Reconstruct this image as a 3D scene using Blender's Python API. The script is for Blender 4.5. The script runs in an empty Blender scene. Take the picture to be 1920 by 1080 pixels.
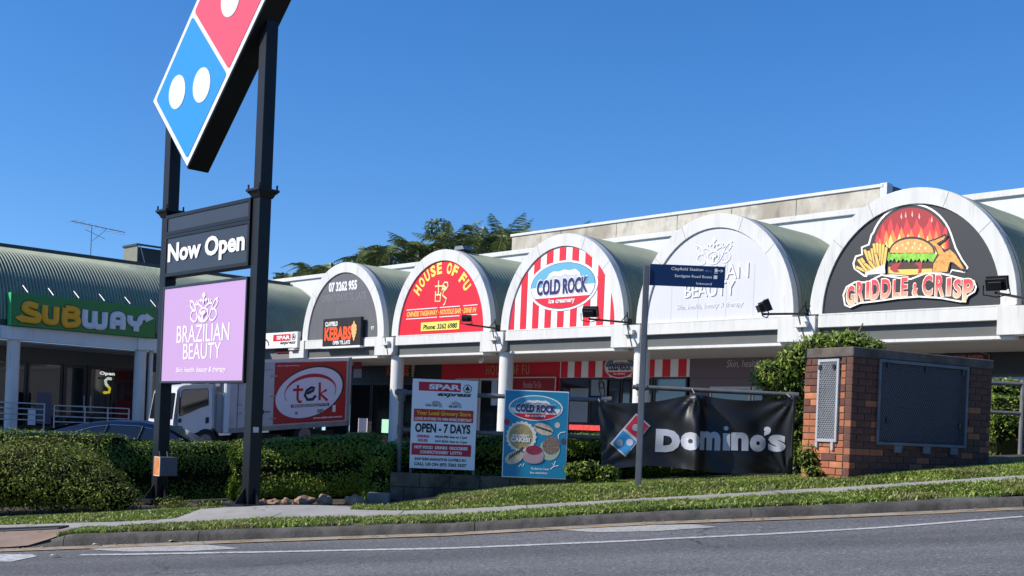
import bpy, bmesh, math, random
import numpy as np
from mathutils import Vector, Matrix, noise as mnoise
random.seed(7); np.random.seed(7)
sc = bpy.context.scene
C = sc.collection
PI = math.pi
# ---------------------------------------------------------------- camera
F = 2200.0; ROLL = math.atan(.04); PX, PY = 960.0, 811.0
EYE = 1.6
cam = bpy.data.cameras.new('camera'); co = bpy.data.objects.new('camera', cam); C.objects.link(co); sc.camera = co
cr, sr = math.cos(ROLL), math.sin(ROLL)
co.matrix_world = Matrix(((cr, -sr, 0, 0), (0, 0, -1, 0), (sr, cr, 0, EYE), (0, 0, 0, 1)))
cam.sensor_fit = 'HORIZONTAL'; cam.sensor_width = 36; cam.lens = F / 1920 * 36
cam.shift_y = (PY - 540) / 1920; cam.clip_end = 3000; cam.clip_start = .1
# ---------------------------------------------------------------- light
SUN_AZ = math.radians(194); SUN_EL = math.radians(36)      # direction towards the sun, measured from +X
w = bpy.data.worlds.new('World'); sc.world = w; w.use_nodes = True
nt = w.node_tree; nt.nodes.clear()
sky = nt.nodes.new('ShaderNodeTexSky'); sky.sky_type = 'NISHITA'; sky.sun_disc = False
sky.sun_elevation = SUN_EL; sky.sun_rotation = PI / 2 - SUN_AZ
sky.air_density = 1.0; sky.dust_density = .1; sky.ozone_density = 3.0; sky.altitude = 50
bg = nt.nodes.new('ShaderNodeBackground'); bg.inputs[1].default_value = .15
wo = nt.nodes.new('ShaderNodeOutputWorld')
# look a little above the true direction, so that the band right at the horizon keeps the clear blue of the photograph
tcw = nt.nodes.new('ShaderNodeTexCoord'); vm = nt.nodes.new('ShaderNodeVectorMath'); vm.operation = 'ADD'; vm.inputs[1].default_value = (0, 0, .09)
vn = nt.nodes.new('ShaderNodeVectorMath'); vn.operation = 'NORMALIZE'
nt.links.new(tcw.outputs['Generated'], vm.inputs[0]); nt.links.new(vm.outputs[0], vn.inputs[0]); nt.links.new(vn.outputs[0], sky.inputs[0])
hs_ = nt.nodes.new('ShaderNodeHueSaturation'); hs_.inputs['Saturation'].default_value = 1.32; hs_.inputs['Hue'].default_value = .508; nt.links.new(sky.outputs[0], hs_.inputs['Color'])
nt.links.new(hs_.outputs[0], bg.inputs[0]); nt.links.new(bg.outputs[0], wo.inputs[0])
sl = bpy.data.lights.new('sun', 'SUN'); so = bpy.data.objects.new('sun', sl); C.objects.link(so)
sl.energy = 4.5; sl.angle = math.radians(.5); sl.color = (1, .935, .83)
sd = Vector((math.cos(SUN_AZ) * math.cos(SUN_EL), math.sin(SUN_AZ) * math.cos(SUN_EL), math.sin(SUN_EL)))
so.rotation_euler = sd.to_track_quat('Z', 'Y').to_euler(); so.location = sd * 80
vs = sc.view_settings; vs.view_transform = 'Standard'; vs.look = 'None'; vs.exposure = 0.3; vs.gamma = 1
# ---------------------------------------------------------------- helpers
def ray(x, y):
    dx, dy = x - PX, y - PY
    return np.array([(dx * cr + dy * sr) / F, 1., -(-dx * sr + dy * cr) / F])
def atY(x, y, Y):
    r = ray(x, y) * Y
    return (float(r[0]), float(r[1]), float(r[2]))
class Frame:
    """local axes: s along the face, n into the thing, z up from eye level"""
    def __init__(s, ox, oy, deg, oz=0.):
        s.o = np.array([ox, oy, oz]); a = math.radians(deg); s.deg = deg
        s.e = np.array([math.cos(a), math.sin(a), 0]); s.n = np.array([-math.sin(a), math.cos(a), 0])
        s.M = Matrix.Translation((ox, oy, EYE + oz)) @ Matrix.Rotation(a, 4, 'Z')
    def at(s, x, y, n=0.):
        r = ray(x, y); O = s.o + s.n * n
        p = r * (np.dot(O, s.n) / np.dot(r, s.n)) - O
        return float(p @ s.e), float(p[2])
W = Frame(0, 0, 0)
ROOT = {}
def thing(name, label, cat, fr, base=(0, 0, 0), group=None, kind=None):
    o = bpy.data.objects.new(name, None); C.objects.link(o); o.empty_display_size = .2
    o.matrix_world = fr.M @ Matrix.Translation(base)
    if label: o['label'] = label
    if cat: o['category'] = cat
    if group: o['group'] = group
    if kind: o['kind'] = kind
    ROOT[o.name] = Vector(base)
    return o
def offs(o):
    while o.parent: o = o.parent
    return ROOT.get(o.name, Vector((0, 0, 0)))
def finish(me, mat, smooth, sharp=35):
    if mat:
        for m in (mat if isinstance(mat, list) else [mat]): me.materials.append(m)
    if smooth:
        me.polygons.foreach_set('use_smooth', [True] * len(me.polygons))
        me.set_sharp_from_angle(angle=math.radians(sharp))
class MB:
    def __init__(s): s.v = []; s.f = []
    def add(s, v, f):
        b = len(s.v); s.v += [tuple(p) for p in v]; s.f += [tuple(i + b for i in q) for q in f]; return s
    def box(s, x0, x1, y0, y1, z0, z1):
        return s.add([(x0,y0,z0),(x1,y0,z0),(x1,y1,z0),(x0,y1,z0),(x0,y0,z1),(x1,y0,z1),(x1,y1,z1),(x0,y1,z1)],
                     [(0,3,2,1),(4,5,6,7),(0,1,5,4),(1,2,6,5),(2,3,7,6),(3,0,4,7)])
    def prism(s, poly, y0, y1):
        """poly: (x,z) outline, extruded along y"""
        A = sum(poly[i][0]*poly[(i+1)%len(poly)][1]-poly[(i+1)%len(poly)][0]*poly[i][1] for i in range(len(poly)))
        if A < 0: poly = poly[::-1]
        n = len(poly); v = [(p[0], y0, p[1]) for p in poly] + [(p[0], y1, p[1]) for p in poly]
        f = [tuple(range(n)), tuple(range(2*n-1, n-1, -1))] + [(i, i+n, (i+1)%n+n, (i+1)%n) for i in range(n)]
        return s.add(v, f)
    def flat(s, poly, y):
        A = sum(poly[i][0]*poly[(i+1)%len(poly)][1]-poly[(i+1)%len(poly)][0]*poly[i][1] for i in range(len(poly)))
        if A < 0: poly = poly[::-1]
        return s.add([(p[0], y, p[1]) for p in poly], [tuple(range(len(poly)))])
    def band(s, A, B, y0, y1, closed=False):
        """solid band between two (x,z) polylines with the same number of points"""
        n = len(A); v = []
        for y in (y0, y1):
            v += [(p[0], y, p[1]) for p in A] + [(p[0], y, p[1]) for p in B]
        f = []
        for i in range(n if closed else n-1):
            j = (i+1) % n
            f += [(i, j, n+j, n+i), (2*n+i, 3*n+i, 3*n+j, 2*n+j), (i, 2*n+i, 2*n+j, j), (n+i, n+j, 3*n+j, 3*n+i)]
        if not closed: f += [(0, n, 3*n, 2*n), (n-1, 3*n-1, 4*n-1, 2*n-1)]
        return s.add(v, f)
    def tube(s, pts, r, seg=8, flat=None, closed=False, caps=True):
        """flat: (axis vector, factor) squashes the section"""
        pts = [Vector(p) for p in pts]; n = len(pts); V = []; 
        rr = r if isinstance(r, (list, tuple)) else [r]*n
        prev = None
        for i, p in enumerate(pts):
            if closed: t = pts[(i+1)%n] - pts[i-1]
            else: t = pts[min(i+1, n-1)] - pts[max(i-1, 0)]
            t.normalize()
            up = Vector((0, 1, 0)) if flat else (Vector((0, 0, 1)) if abs(t.z) < .9 else Vector((1, 0, 0)))
            if prev is not None and not flat: up = prev
            a = t.cross(up); 
            if a.length < 1e-6: a = t.cross(Vector((1, 0, 0)))
            a.normalize(); b = a.cross(t); b.normalize(); prev = b
            for k in range(seg):
                q = 2*PI*k/seg
                V.append(p + a*math.cos(q)*rr[i] + b*math.sin(q)*rr[i]*(flat or 1))
        f = []
        for i in range(n if closed else n-1):
            j = (i+1) % n
            for k in range(seg):
                m = (k+1) % seg
                f.append((i*seg+k, i*seg+m, j*seg+m, j*seg+k))
        if caps and not closed:
            f += [tuple(range(seg-1, -1, -1)), tuple((n-1)*seg+k for k in range(seg))]
        return s.add(V, f)
    def cyl(s, p0, p1, r, seg=16, r1=None):
        return s.tube([p0, p1], [r, r if r1 is None else r1], seg)
    def disc(s, cx, cz, rx, rz, y0, y1=None, seg=28, rot=0):
        P = [(cx+rx*math.cos(a)*math.cos(rot)-rz*math.sin(a)*math.sin(rot), cz+rx*math.cos(a)*math.sin(rot)+rz*math.sin(a)*math.cos(rot)) for a in (2*PI*k/seg for k in range(seg))]
        return s.flat(P, y0) if y1 is None else s.prism(P, y0, y1)
    def ellring(s, cx, cz, rx, rz, w, y0, y1, seg=40, rot=0):
        def E(a, b): return [(cx+a*math.cos(t)*math.cos(rot)-b*math.sin(t)*math.sin(rot), cz+a*math.cos(t)*math.sin(rot)+b*math.sin(t)*math.cos(rot)) for t in (2*PI*k/seg for k in range(seg))]
        return s.band(E(rx-w, rz-w), E(rx, rz), y0, y1, True)
    def grid(s, P):
        nr, nc = len(P), len(P[0])
        return s.add([q for r in P for q in r], [(i*nc+j, i*nc+j+1, (i+1)*nc+j+1, (i+1)*nc+j) for i in range(nr-1) for j in range(nc-1)])
    def xf(s, M, start=0):
        for i in range(start, len(s.v)): s.v[i] = tuple(M @ Vector(s.v[i]))
        return s
    def mesh(s, name, off=Vector((0, 0, 0)), bevel=0, mat=None, smooth=False, seg=1, sharp=35):
        me = bpy.data.meshes.new(name)
        if s.v:
            a = np.array(s.v, dtype=float) - np.array(off)
            me.from_pydata(a.tolist(), [], s.f)
        if bevel:
            bm = bmesh.new(); bm.from_mesh(me)
            ed = [e for e in bm.edges if len(e.link_faces) == 2 and e.calc_face_angle(0) > .5]
            bmesh.ops.bevel(bm, geom=ed, offset=bevel, segments=seg, affect='EDGES', clamp_overlap=True)
            bm.to_mesh(me); bm.free()
        finish(me, mat, smooth, sharp); return me
def part(name, mb, mat, parent, label=None, bevel=0, smooth=False, kind=None, seg=1, sharp=35):
    o = bpy.data.objects.new(name, mb.mesh(name, offs(parent), bevel, mat, smooth, seg, sharp)); C.objects.link(o); o.parent = parent
    if label: o['label'] = label
    if kind: o['kind'] = kind
    return o
def solo(name, mb, mat, label, cat, fr=W, base=(0, 0, 0), group=None, kind=None, bevel=0, smooth=False, sharp=35):
    o = bpy.data.objects.new(name, mb.mesh(name, Vector(base), bevel, mat, smooth, 1, sharp)); C.objects.link(o)
    o.matrix_world = fr.M @ Matrix.Translation(base); ROOT[o.name] = Vector(base)
    if label: o['label'] = label
    if cat: o['category'] = cat
    if group: o['group'] = group
    if kind: o['kind'] = kind
    return o
def dup(root, M, label=None, scale=None):
    def cp(o, par):
        c = o.copy(); C.objects.link(c)
        if par is not None: c.parent = par
        for ch in kids.get(o.name, []): cp(ch, c)
        return c
    kids = {}
    for o in root.children_recursive: kids.setdefault(o.parent.name, []).append(o)
    r = cp(root, None); r.matrix_world = M
    if label: r['label'] = label
    ROOT[r.name] = ROOT.get(root.name, Vector((0,0,0)))
    return r
def smooth_path(pts, m=6):
    out = []; Q = [pts[0]]+list(pts)+[pts[-1]]; D = len(pts[0])
    for i in range(1, len(Q)-2):
        p0, p1, p2, p3 = Q[i-1:i+3]
        for j in range(m):
            t = j/m
            out.append(tuple(.5*((2*p1[k])+(-p0[k]+p2[k])*t+(2*p0[k]-5*p1[k]+4*p2[k]-p3[k])*t*t+(-p0[k]+3*p1[k]-3*p2[k]+p3[k])*t**3) for k in range(D)))
    out.append(tuple(pts[-1])); return out
# text as mesh, cached; x right, z up, facing -y
_tc = {}
def glyphs(body, bold, shear, ext, space):
    k = (body, bold, shear, ext, space)
    if k not in _tc:
        cu = bpy.data.curves.new('t', 'FONT'); cu.body = body; cu.size = 1; cu.offset = bold; cu.shear = shear
        cu.extrude = ext; cu.resolution_u = 3; cu.space_character = space; cu.align_x = 'CENTER'
        o = bpy.data.objects.new('t', cu); C.objects.link(o)
        dg = bpy.context.evaluated_depsgraph_get(); me = bpy.data.meshes.new_from_object(o.evaluated_get(dg))
        V = [tuple(v.co) for v in me.vertices]; Fc = [tuple(p.vertices) for p in me.polygons]
        bpy.data.objects.remove(o); bpy.data.meshes.remove(me)
        _tc[k] = (V, Fc)
    return _tc[k]
def text(mb, body, s0, s1, z0, z1, n, bold=.02, shear=0, ext=0, space=1.0, M=None):
    V, Fc = glyphs(body, bold, shear, ext and 1.0, space)
    xs = [v[0] for v in V]; ys = [v[1] for v in V]; x0, x1, y0, y1 = min(xs), max(xs), min(ys), max(ys)
    a = (s1-s0)/(x1-x0); b = (z1-z0)/(y1-y0)
    P = [((v[0]-x0)*a+s0, n-v[2]*ext, (v[1]-y0)*b+z0) for v in V]
    if M: P = [tuple(M @ Vector(p)) for p in P]
    return mb.add(P, Fc)
def ptext(mb, fr, body, TL, BR, n, **k):
    s0, z1 = fr.at(*TL, n); s1, z0 = fr.at(*BR, n)
    return text(mb, body, s0, s1, z0, z1, n, **k)
def ppoly(fr, pts, n, crop=None):
    if crop: pts = [(crop[0]+p[0]/crop[2], crop[1]+p[1]/crop[2]) for p in pts]
    return [fr.at(p[0], p[1], n) for p in pts]
# ---------------------------------------------------------------- materials
def lin(c): return c/12.92 if c <= .04045 else ((c+.055)/1.055)**2.4
def H(h):
    h = h.lstrip('#'); return tuple(lin(int(h[i:i+2], 16)/255) for i in (0, 2, 4))
def mat(name, col, rough=.6, metal=0, var=0, vs_=4, bump=0, bs=60, stain=None, spec=.5, trans=0, island=0, stretch=None, coat=0):
    m = bpy.data.materials.new(name); m.use_nodes = True; t = m.node_tree; b = t.nodes['Principled BSDF']
    N = t.nodes.new; L = t.links.new
    b.inputs['Roughness'].default_value = rough; b.inputs['Metallic'].default_value = metal
    b.inputs['Specular IOR Level'].default_value = spec; b.inputs['Coat Weight'].default_value = coat
    c = (*col, 1); b.inputs['Base Color'].default_value = c; src = None
    tc = N('ShaderNodeTexCoord'); vec = tc.outputs['Object']
    if stretch:
        mp = N('ShaderNodeMapping'); mp.inputs['Scale'].default_value = stretch; L(vec, mp.inputs[0]); svec = mp.outputs[0]
    else: svec = vec
    def noise(scale, v=vec, det=6):
        n = N('ShaderNodeTexNoise'); n.inputs['Scale'].default_value = scale; n.inputs['Detail'].default_value = det; L(v, n.inputs['Vector']); return n.outputs[0]
    def ramp(fac, a, bb, ca, cb):
        r = N('ShaderNodeMapRange'); r.inputs[1].default_value = a; r.inputs[2].default_value = bb; r.inputs[3].default_value = ca; r.inputs[4].default_value = cb; L(fac, r.inputs[0]); return r.outputs[0]
    def mix(fac, A, B, mode='MIX'):
        x = N('ShaderNodeMix'); x.data_type = 'RGBA'; x.blend_type = mode
        if isinstance(fac, (int, float)): x.inputs[0].default_value = fac
        else: L(fac, x.inputs[0])
        for i, q in ((6, A), (7, B)):
            if isinstance(q, tuple): x.inputs[i].default_value = (*q[:3], 1)
            else: L(q, x.inputs[i])
        return x.outputs[2]
    src = tuple(col)
    if var:
        g = ramp(noise(vs_), .3, .7, 1-var, 1+var); h = N('ShaderNodeCombineColor')
        for i in range(3): L(g, h.inputs[i])
        src = mix(1.0, src, h.outputs[0], 'MULTIPLY')
    if island:
        ge = N('ShaderNodeNewGeometry'); g = ramp(ge.outputs['Random Per Island'], 0, 1, 1-island, 1+island); h = N('ShaderNodeCombineColor')
        for i in range(3): L(g, h.inputs[i])
        src = mix(1.0, src, h.outputs[0], 'MULTIPLY')
    if stain:
        for (sc_, lo, hi, colr, amt) in stain:
            f = ramp(noise(sc_, svec, 8), lo, hi, 0, amt); src = mix(f, src, colr)
    if not isinstance(src, tuple): L(src, b.inputs['Base Color'])
    if bump:
        bn = N('ShaderNodeBump'); bn.inputs['Strength'].default_value = bump; bn.inputs['Distance'].default_value = .01
        L(noise(bs), bn.inputs['Height']); L(bn.outputs[0], b.inputs['Normal'])
    if trans:
        tr = N('ShaderNodeBsdfTranslucent'); ms = N('ShaderNodeMixShader'); ms.inputs[0].default_value = trans
        if isinstance(src, tuple): tr.inputs[0].default_value = (*src, 1)
        else: L(src, tr.inputs[0])
        L(b.outputs[0], ms.inputs[1]); L(tr.outputs[0], ms.inputs[2]); L(ms.outputs[0], t.nodes['Material Output'].inputs[0])
    return m
def emis(name, col, s):
    m = mat(name, col); b = m.node_tree.nodes['Principled BSDF']; b.inputs['Emission Color'].default_value = (*col, 1); b.inputs['Emission Strength'].default_value = s; return m
WHITE = mat('white_render', (.66,.655,.62), .75, var=.05, vs_=1.2, stain=[(1.5, .5, .75, (.42,.41,.38), .35), (5, .56, .75, (.3,.29,.26), .35)], stretch=(3, 3, .35))
WHITE2 = mat('white_wall_paint', (.66,.67,.66), .8, var=.05, vs_=.8, stain=[(2, .55, .85, (.35,.34,.31), .4)], stretch=(3, 3, .4))
GREYBAND = mat('grey_fascia_paint', (.10,.105,.10), .7, var=.08, vs_=2)
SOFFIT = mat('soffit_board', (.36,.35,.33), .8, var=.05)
ROOFG = mat('green_corrugated_steel', (.27,.305,.225), .6, spec=.3, var=.1, vs_=1.5, stain=[(3, .55, .75, (.16,.17,.13), .5)])
FLASH = mat('grey_flashing', (.2,.22,.24), .5, metal=.3)
CONC = mat('weathered_concrete', (.56,.52,.43), .9, var=.12, vs_=1.3, bump=.3, bs=30, stain=[(.6, .46, .62, (.26,.22,.16), .7), (1.8, .55, .75, (.1,.09,.07), .7), (7, .5, .7, (.3,.27,.2), .4)], stretch=(1.2, 1.2, .7))
BLACKP = mat('black_satin_steel', (.009,.010,.012), .45, var=.2, vs_=3, spec=.3)
GREYP = mat('charcoal_sign_panel', (.032,.035,.042), .4, var=.06, vs_=2)
GALV = mat('galvanised_pipe', (.17,.165,.16), .6, metal=.35, var=.2, vs_=8, bump=.2)
GLASS = mat('shop_glass', (.012,.014,.016), .04, spec=.9)
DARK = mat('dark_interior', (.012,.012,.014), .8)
ALU = mat('dark_window_frame', (.03,.03,.032), .4)
ALUW = mat('pale_window_frame', (.5,.5,.5), .4)
BLACK = mat('black_paint', (.015,.015,.017), .5)
PW = mat('print_white', (.8,.8,.8), .55)
def pc(name, h, rough=.5, **k): return mat(name, H(h), rough, **k)
RED = pc('sign_red', '#d8102c'); REDL = pc('domino_red', '#e8505f', .35); BLUEL = pc('domino_blue', '#2f8fd8', .35)
YEL = pc('print_yellow', '#f2e060'); YCREAM = pc('print_cream', '#f0e2a0'); NAVY = pc('print_navy', '#201a60')
PURPLE = pc('lilac_panel', '#c39bc6', .45); 
ASPH = mat('road_asphalt', (.112,.110,.107), .85, var=.12, vs_=.8, bump=.7, bs=140, stain=[(38, .52, .66, (.34,.34,.34), .5), (24, .54, .68, (.03,.03,.032), .65), (75, .55, .65, (.4,.4,.4), .4), (.35, .55, .75, (.08,.08,.083), .7)])
CARP = mat('car_park_asphalt', (.09,.09,.09), .9, var=.2, vs_=1)
GUT = mat('gutter_concrete', (.3,.25,.19), .9, var=.2, vs_=3, bump=.4, stain=[(5, .5, .7, (.12,.09,.06), .7)])
KERB = mat('kerb_concrete', (.10,.092,.082), .9, var=.25, vs_=4, bump=.6, bs=50, stain=[(3, .45, .65, (.05,.045,.04), .8), (12, .5, .7, (.04,.035,.03), .6)], stretch=(1, 1, .6))
PATH = mat('footpath_concrete', (.34,.32,.29), .9, var=.12, vs_=2.5, bump=.3, bs=60, stain=[(1.5, .5, .7, (.2,.18,.15), .6)])
DRIVE = mat('driveway_concrete', (.25,.17,.12), .9, var=.15, vs_=3, bump=.3, stain=[(2, .5, .7, (.3,.24,.19), .6)])
LINEW = mat('road_line_paint', (.50,.50,.48), .8, var=.15, vs_=10, stain=[(22, .5, .66, (.16,.16,.16), .75), (3, .5, .7, (.3,.3,.29), .6)])
LINEY = mat('yellow_gutter_edge', (.42,.28,.12), .8, var=.2, vs_=6)
SOIL = mat('soil', (.06,.045,.03), .95, var=.3, vs_=5, bump=.8, bs=30)
TURF = mat('turf_base', (.07,.095,.03), .95, var=.3, vs_=4, bump=.8, bs=40, stain=[(3, .5, .7, (.12,.11,.05), .6)])
GRASS = mat('grass_blades', (.27,.34,.07), .55, island=.45, var=.25, vs_=1.2, trans=.25, stain=[(2.2, .5, .7, (.40,.35,.15), .75), (.9, .5, .7, (.15,.21,.05), .6)])
LEAFH = mat('hedge_leaves', (.135,.205,.022), .5, island=.7, trans=.18, spec=.2, stain=[(1.6, .55, .72, (.24,.29,.035), .7), (3.1, .55, .7, (.16,.12,.05), .5)])
LEAFB = mat('bush_leaves', (.145,.18,.03), .55, island=.75, trans=.2, spec=.18, stain=[(1.3, .5, .68, (.25,.26,.05), .7), (2.7, .56, .7, (.17,.13,.07), .6)])
LEAFS = mat('shrub_leaves', (.19,.26,.04), .42, island=.5, trans=.25, spec=.35)
LEAFT = mat('tree_leaves', (.09,.125,.03), .55, island=.5, trans=.15)
PALML = mat('palm_leaflets', (.135,.175,.05), .5, island=.4, trans=.15)
BARK = mat('bark', (.12,.09,.06), .9, var=.3, vs_=6, bump=.6)
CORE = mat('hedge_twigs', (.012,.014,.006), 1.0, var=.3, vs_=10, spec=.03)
LICH = mat('steel', (.3,.3,.3), .4, metal=.8)

def add_cracks(m):
    t = m.node_tree; N = t.nodes.new; L = t.links.new; b = t.nodes['Principled BSDF']; src = b.inputs['Base Color'].links[0].from_socket
    tc = N('ShaderNodeTexCoord'); nn = N('ShaderNodeTexNoise'); nn.inputs['Scale'].default_value = 1.6; nn.inputs['Detail'].default_value = 6; L(tc.outputs['Object'], nn.inputs['Vector'])
    ad = N('ShaderNodeVectorMath'); ad.operation = 'MULTIPLY_ADD'; L(nn.outputs['Color'], ad.inputs[0]); ad.inputs[1].default_value = (.7, .7, .7); L(tc.outputs['Object'], ad.inputs[2])
    vo = N('ShaderNodeTexVoronoi'); vo.feature = 'DISTANCE_TO_EDGE'; vo.inputs['Scale'].default_value = .42; L(ad.outputs[0], vo.inputs['Vector'])
    mr = N('ShaderNodeMapRange'); mr.inputs[1].default_value = .002; mr.inputs[2].default_value = .009; mr.inputs[3].default_value = .75; mr.inputs[4].default_value = 0; L(vo.outputs['Distance'], mr.inputs[0])
    n2 = N('ShaderNodeTexNoise'); n2.inputs['Scale'].default_value = .25; L(tc.outputs['Object'], n2.inputs['Vector'])
    m2 = N('ShaderNodeMapRange'); m2.inputs[1].default_value = .46; m2.inputs[2].default_value = .56; L(n2.outputs[0], m2.inputs[0])
    mu = N('ShaderNodeMath'); mu.operation = 'MULTIPLY'; L(mr.outputs[0], mu.inputs[0]); L(m2.outputs[0], mu.inputs[1])
    x = N('ShaderNodeMix'); x.data_type = 'RGBA'; L(mu.outputs[0], x.inputs[0]); L(src, x.inputs[6]); x.inputs[7].default_value = (.03, .03, .03, 1)
    # tyre polished bands running with the traffic, and rubber darkened patches
    mp = N('ShaderNodeMapping'); mp.inputs['Scale'].default_value = (.06, 1.1, 1); L(tc.outputs['Object'], mp.inputs[0])
    n3 = N('ShaderNodeTexNoise'); n3.inputs['Scale'].default_value = 1; n3.inputs['Detail'].default_value = 3; L(mp.outputs[0], n3.inputs['Vector'])
    m3 = N('ShaderNodeMapRange'); m3.inputs[1].default_value = .35; m3.inputs[2].default_value = .65; m3.inputs[3].default_value = .78; m3.inputs[4].default_value = 1.22; L(n3.outputs[0], m3.inputs[0])
    cc = N('ShaderNodeCombineColor'); [L(m3.outputs[0], cc.inputs[i]) for i in range(3)]
    y = N('ShaderNodeMix'); y.data_type = 'RGBA'; y.blend_type = 'MULTIPLY'; y.inputs[0].default_value = 1; L(x.outputs[2], y.inputs[6]); L(cc.outputs[0], y.inputs[7])
    L(y.outputs[2], b.inputs['Base Color'])
add_cracks(ASPH)
# ---------------------------------------------------------------- ground
def table(pts, Y):
    P = sorted(atY(x, y, Y)[::2] for x, y in pts)
    xs = [p[0] for p in P]; zs = [p[1] for p in P]
    def f(X):
        if X < xs[0]: return zs[0] + (X-xs[0])*.075
        if X > xs[-1]: return zs[-1] + (X-xs[-1])*.08
        return float(np.interp(X, xs, zs))
    return f
zgut = table([(110,1026),(480,1012),(840,1000),(1200,980),(1560,967),(1920,951)], 12.2)
zktop = table([(110,1003),(480,992),(840,982),(1200,961),(1560,947),(1920,931)], 12.25)
zpf = table([(0,1000),(400,981),(480,976),(840,969),(1200,944),(1560,926),(1920,899)], 13.0)
zpb = table([(0,986),(240,979),(480,964),(840,957),(1200,936),(1560,916),(1920,892)], 13.95)
zbt = table([(0,975),(400,955),(480,951),(720,950),(776,942),(967,926),(1200,918),(1560,901),(1600,898),(1855,880),(1920,876)], 14.45)
zbk = table([(0,968),(400,952),(480,946),(720,944),(776,936),(967,917),(1200,905),(1560,892),(1600,889),(1855,876),(1920,866)], 15.7)
def zdrop(X):                     # the kerb runs out into the driveway crossing on the left
    return min(1, max(0, (X+5.02)/.42))
NY = [12.25, 13.0, 13.95, 14.45, 15.7]
def zcar(X, Y): return max(-1.5, min(-.7, -1.34+.045*(Y-28)+.08*(X+8)))
def gz(X, Y):
    """height of the ground at a point, from eye level"""
    if Y <= 12.2:
        return zgut(X) - .035*(12.2-Y)
    fs = (zktop(X)*zdrop(X)+(zgut(X)+.01)*(1-zdrop(X)), zpf(X), zpb(X), zbt(X), zbk(X))
    if Y <= 15.7: return float(np.interp(Y, NY, fs))
    if Y <= 17.2: return fs[4] + .03*(Y-15.7)
    a = min(1, (Y-17.2)/1.5)
    return (fs[4]+.045)*(1-a) + zcar(X, Y)*a
def onground(x, y, lift=0):
    r = ray(x, y); Y = 12.
    lo, hi = 6., 16.
    for _ in range(40):
        m = (lo+hi)/2
        if r[2]*m > gz(r[0]*m, m)+lift: lo = m
        else: hi = m
    return float(r[0]*lo), lo
def sheet(name, Xs, Yf, lift=0., material=None, kind='structure', nz=0, solid=0):
    """Yf: list of functions/values giving Y for each row"""
    P = []
    for yf in Yf:
        row = []
        for X in Xs:
            Y = yf(X) if callable(yf) else yf
            row.append((X, Y, gz(X, Y)+lift+(mnoise.noise((X*2, Y*2, 3))*nz if nz else 0)))
        P.append(row)
    mb = MB().grid(P)
    return solo(name, mb, material, None, None, kind=kind, smooth=True)
XS = [x*.25 for x in range(-160, 161)]
XF = list(np.linspace(-60, -12, 25)) + [x*.2 for x in range(-59, 60)] + list(np.linspace(12, 60, 25))
XF2 = list(np.linspace(-60, -12, 12)) + [x*.5 for x in range(-23, 24)] + list(np.linspace(12, 60, 12))
sheet('road', XF, [-40, -20, -8, 0, 4, 6, 8, 9, 10, 11, 11.5, 11.95], 0, ASPH)
sheet('gutter', [x for x in XF], [11.945, 12.05, 12.2], .006, GUT)
kerb_y = lambda X: 12.2
# kerb stones
k = thing('kerb', None, None, W, (0, 12.2, -1), kind='structure')
edges = [-5.02]; 
for px in (400, 900, 1410, 1900): edges.append(onground(px, 1000 if px < 800 else 975)[0])
edges[1] = -3.22; edges[2] = -.35; edges[3] = 2.52; edges[4] = 5.35; edges += [8.2, 11, 14, 17]
edges = [-5.02, -4.62] + edges[1:]
for a, b in zip(edges, edges[1:]):
    mb = MB(); n = 14; P = []
    for yy, kk in ((12.2, 0), (12.215, .62), (12.235, .88), (12.27, 1), (12.4, 1.0)):
        row = []
        for i in range(n+1):
            X = a+.004+(b-a-.008)*i/n; d = zdrop(X); g0 = zgut(X)-.01; t = zktop(X)*d+(zgut(X)+.012)*(1-d)
            j = mnoise.noise((X*5, yy*9, 1))*.006
            row.append((X, yy+j, g0+(t-g0)*kk+(j if kk > .5 else 0)))
        P.append(row)
    P.append([(p[0], 12.4, p[2]-.15) for p in P[-1]])
    mb.grid(P)
    for col in (0, -1):
        c = [r[col] for r in P]; mb.add(c, [tuple(range(len(c)))])
    part('kerb_stone', mb, KERB, k, smooth=True, sharp=60)
# verge (soil under the grass and hedges)
XV = [x for x in XF if x >= -5.0]
sheet('verge', XF, [12.39, 12.6, 13.0, 13.5, 13.95, 14.45, 15.0, 15.7, 16.4, 17.2, 18.0, 18.7], -.006, TURF, nz=.0)
sheet('hedge_bed', XF, [lambda X: 15.25 if X > -4.2 else 14.75, 15.7, 16.4, 17.2, 18.0], .004, SOIL)
XG = list(np.linspace(-70, 70, 71))
sheet('car_park', XG, [18.6, 20, 22, 24, 26, 28, 30, 32, 34, 36, 38, 40, 42, 44, 48, 55, 70, 90], .004, CARP)
solo('terrain', MB().add([(-900,-600,-5.2),(900,-600,-5.2),(900,1200,-5.2),(-900,1200,-5.2)], [(0,1,2,3)]), mat('far_ground', (.1,.11,.06), .95, var=.3, vs_=.05), None, None, kind='structure')
# footpath and forecourt in front of the pylon
pA = onground(330, 972)[0]; pB = onground(430, 950)[0]; pC = onground(712, 958)[0]
def yback(X):
    return float(np.interp(X, [pA, pB, pB+.5, pC-.9, pC], [13.95, 14.85, 15.15, 14.9, 13.97]))
XP = [x for x in XF if x >= -5.05]
sheet('footpath', [-40, -20] + [x for x in XF2 if -12 < x < -5] + XP, [13.0, 13.45, lambda X: min(13.94, yback(X)-.01)]+[(lambda X, v=v: min(v+(yback(X)-13.95)*1e-3, yback(X)-.003+v*2e-4)) for v in (14.1, 14.3, 14.45, 14.6, 14.8, 15.0)]+[lambda X: yback(X)], .010, PATH)
sheet('driveway_crossing', list(np.linspace(-9.5, -4.78, 24)), [12.21, 12.5, 12.8, 13.0], .010, DRIVE)
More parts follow.
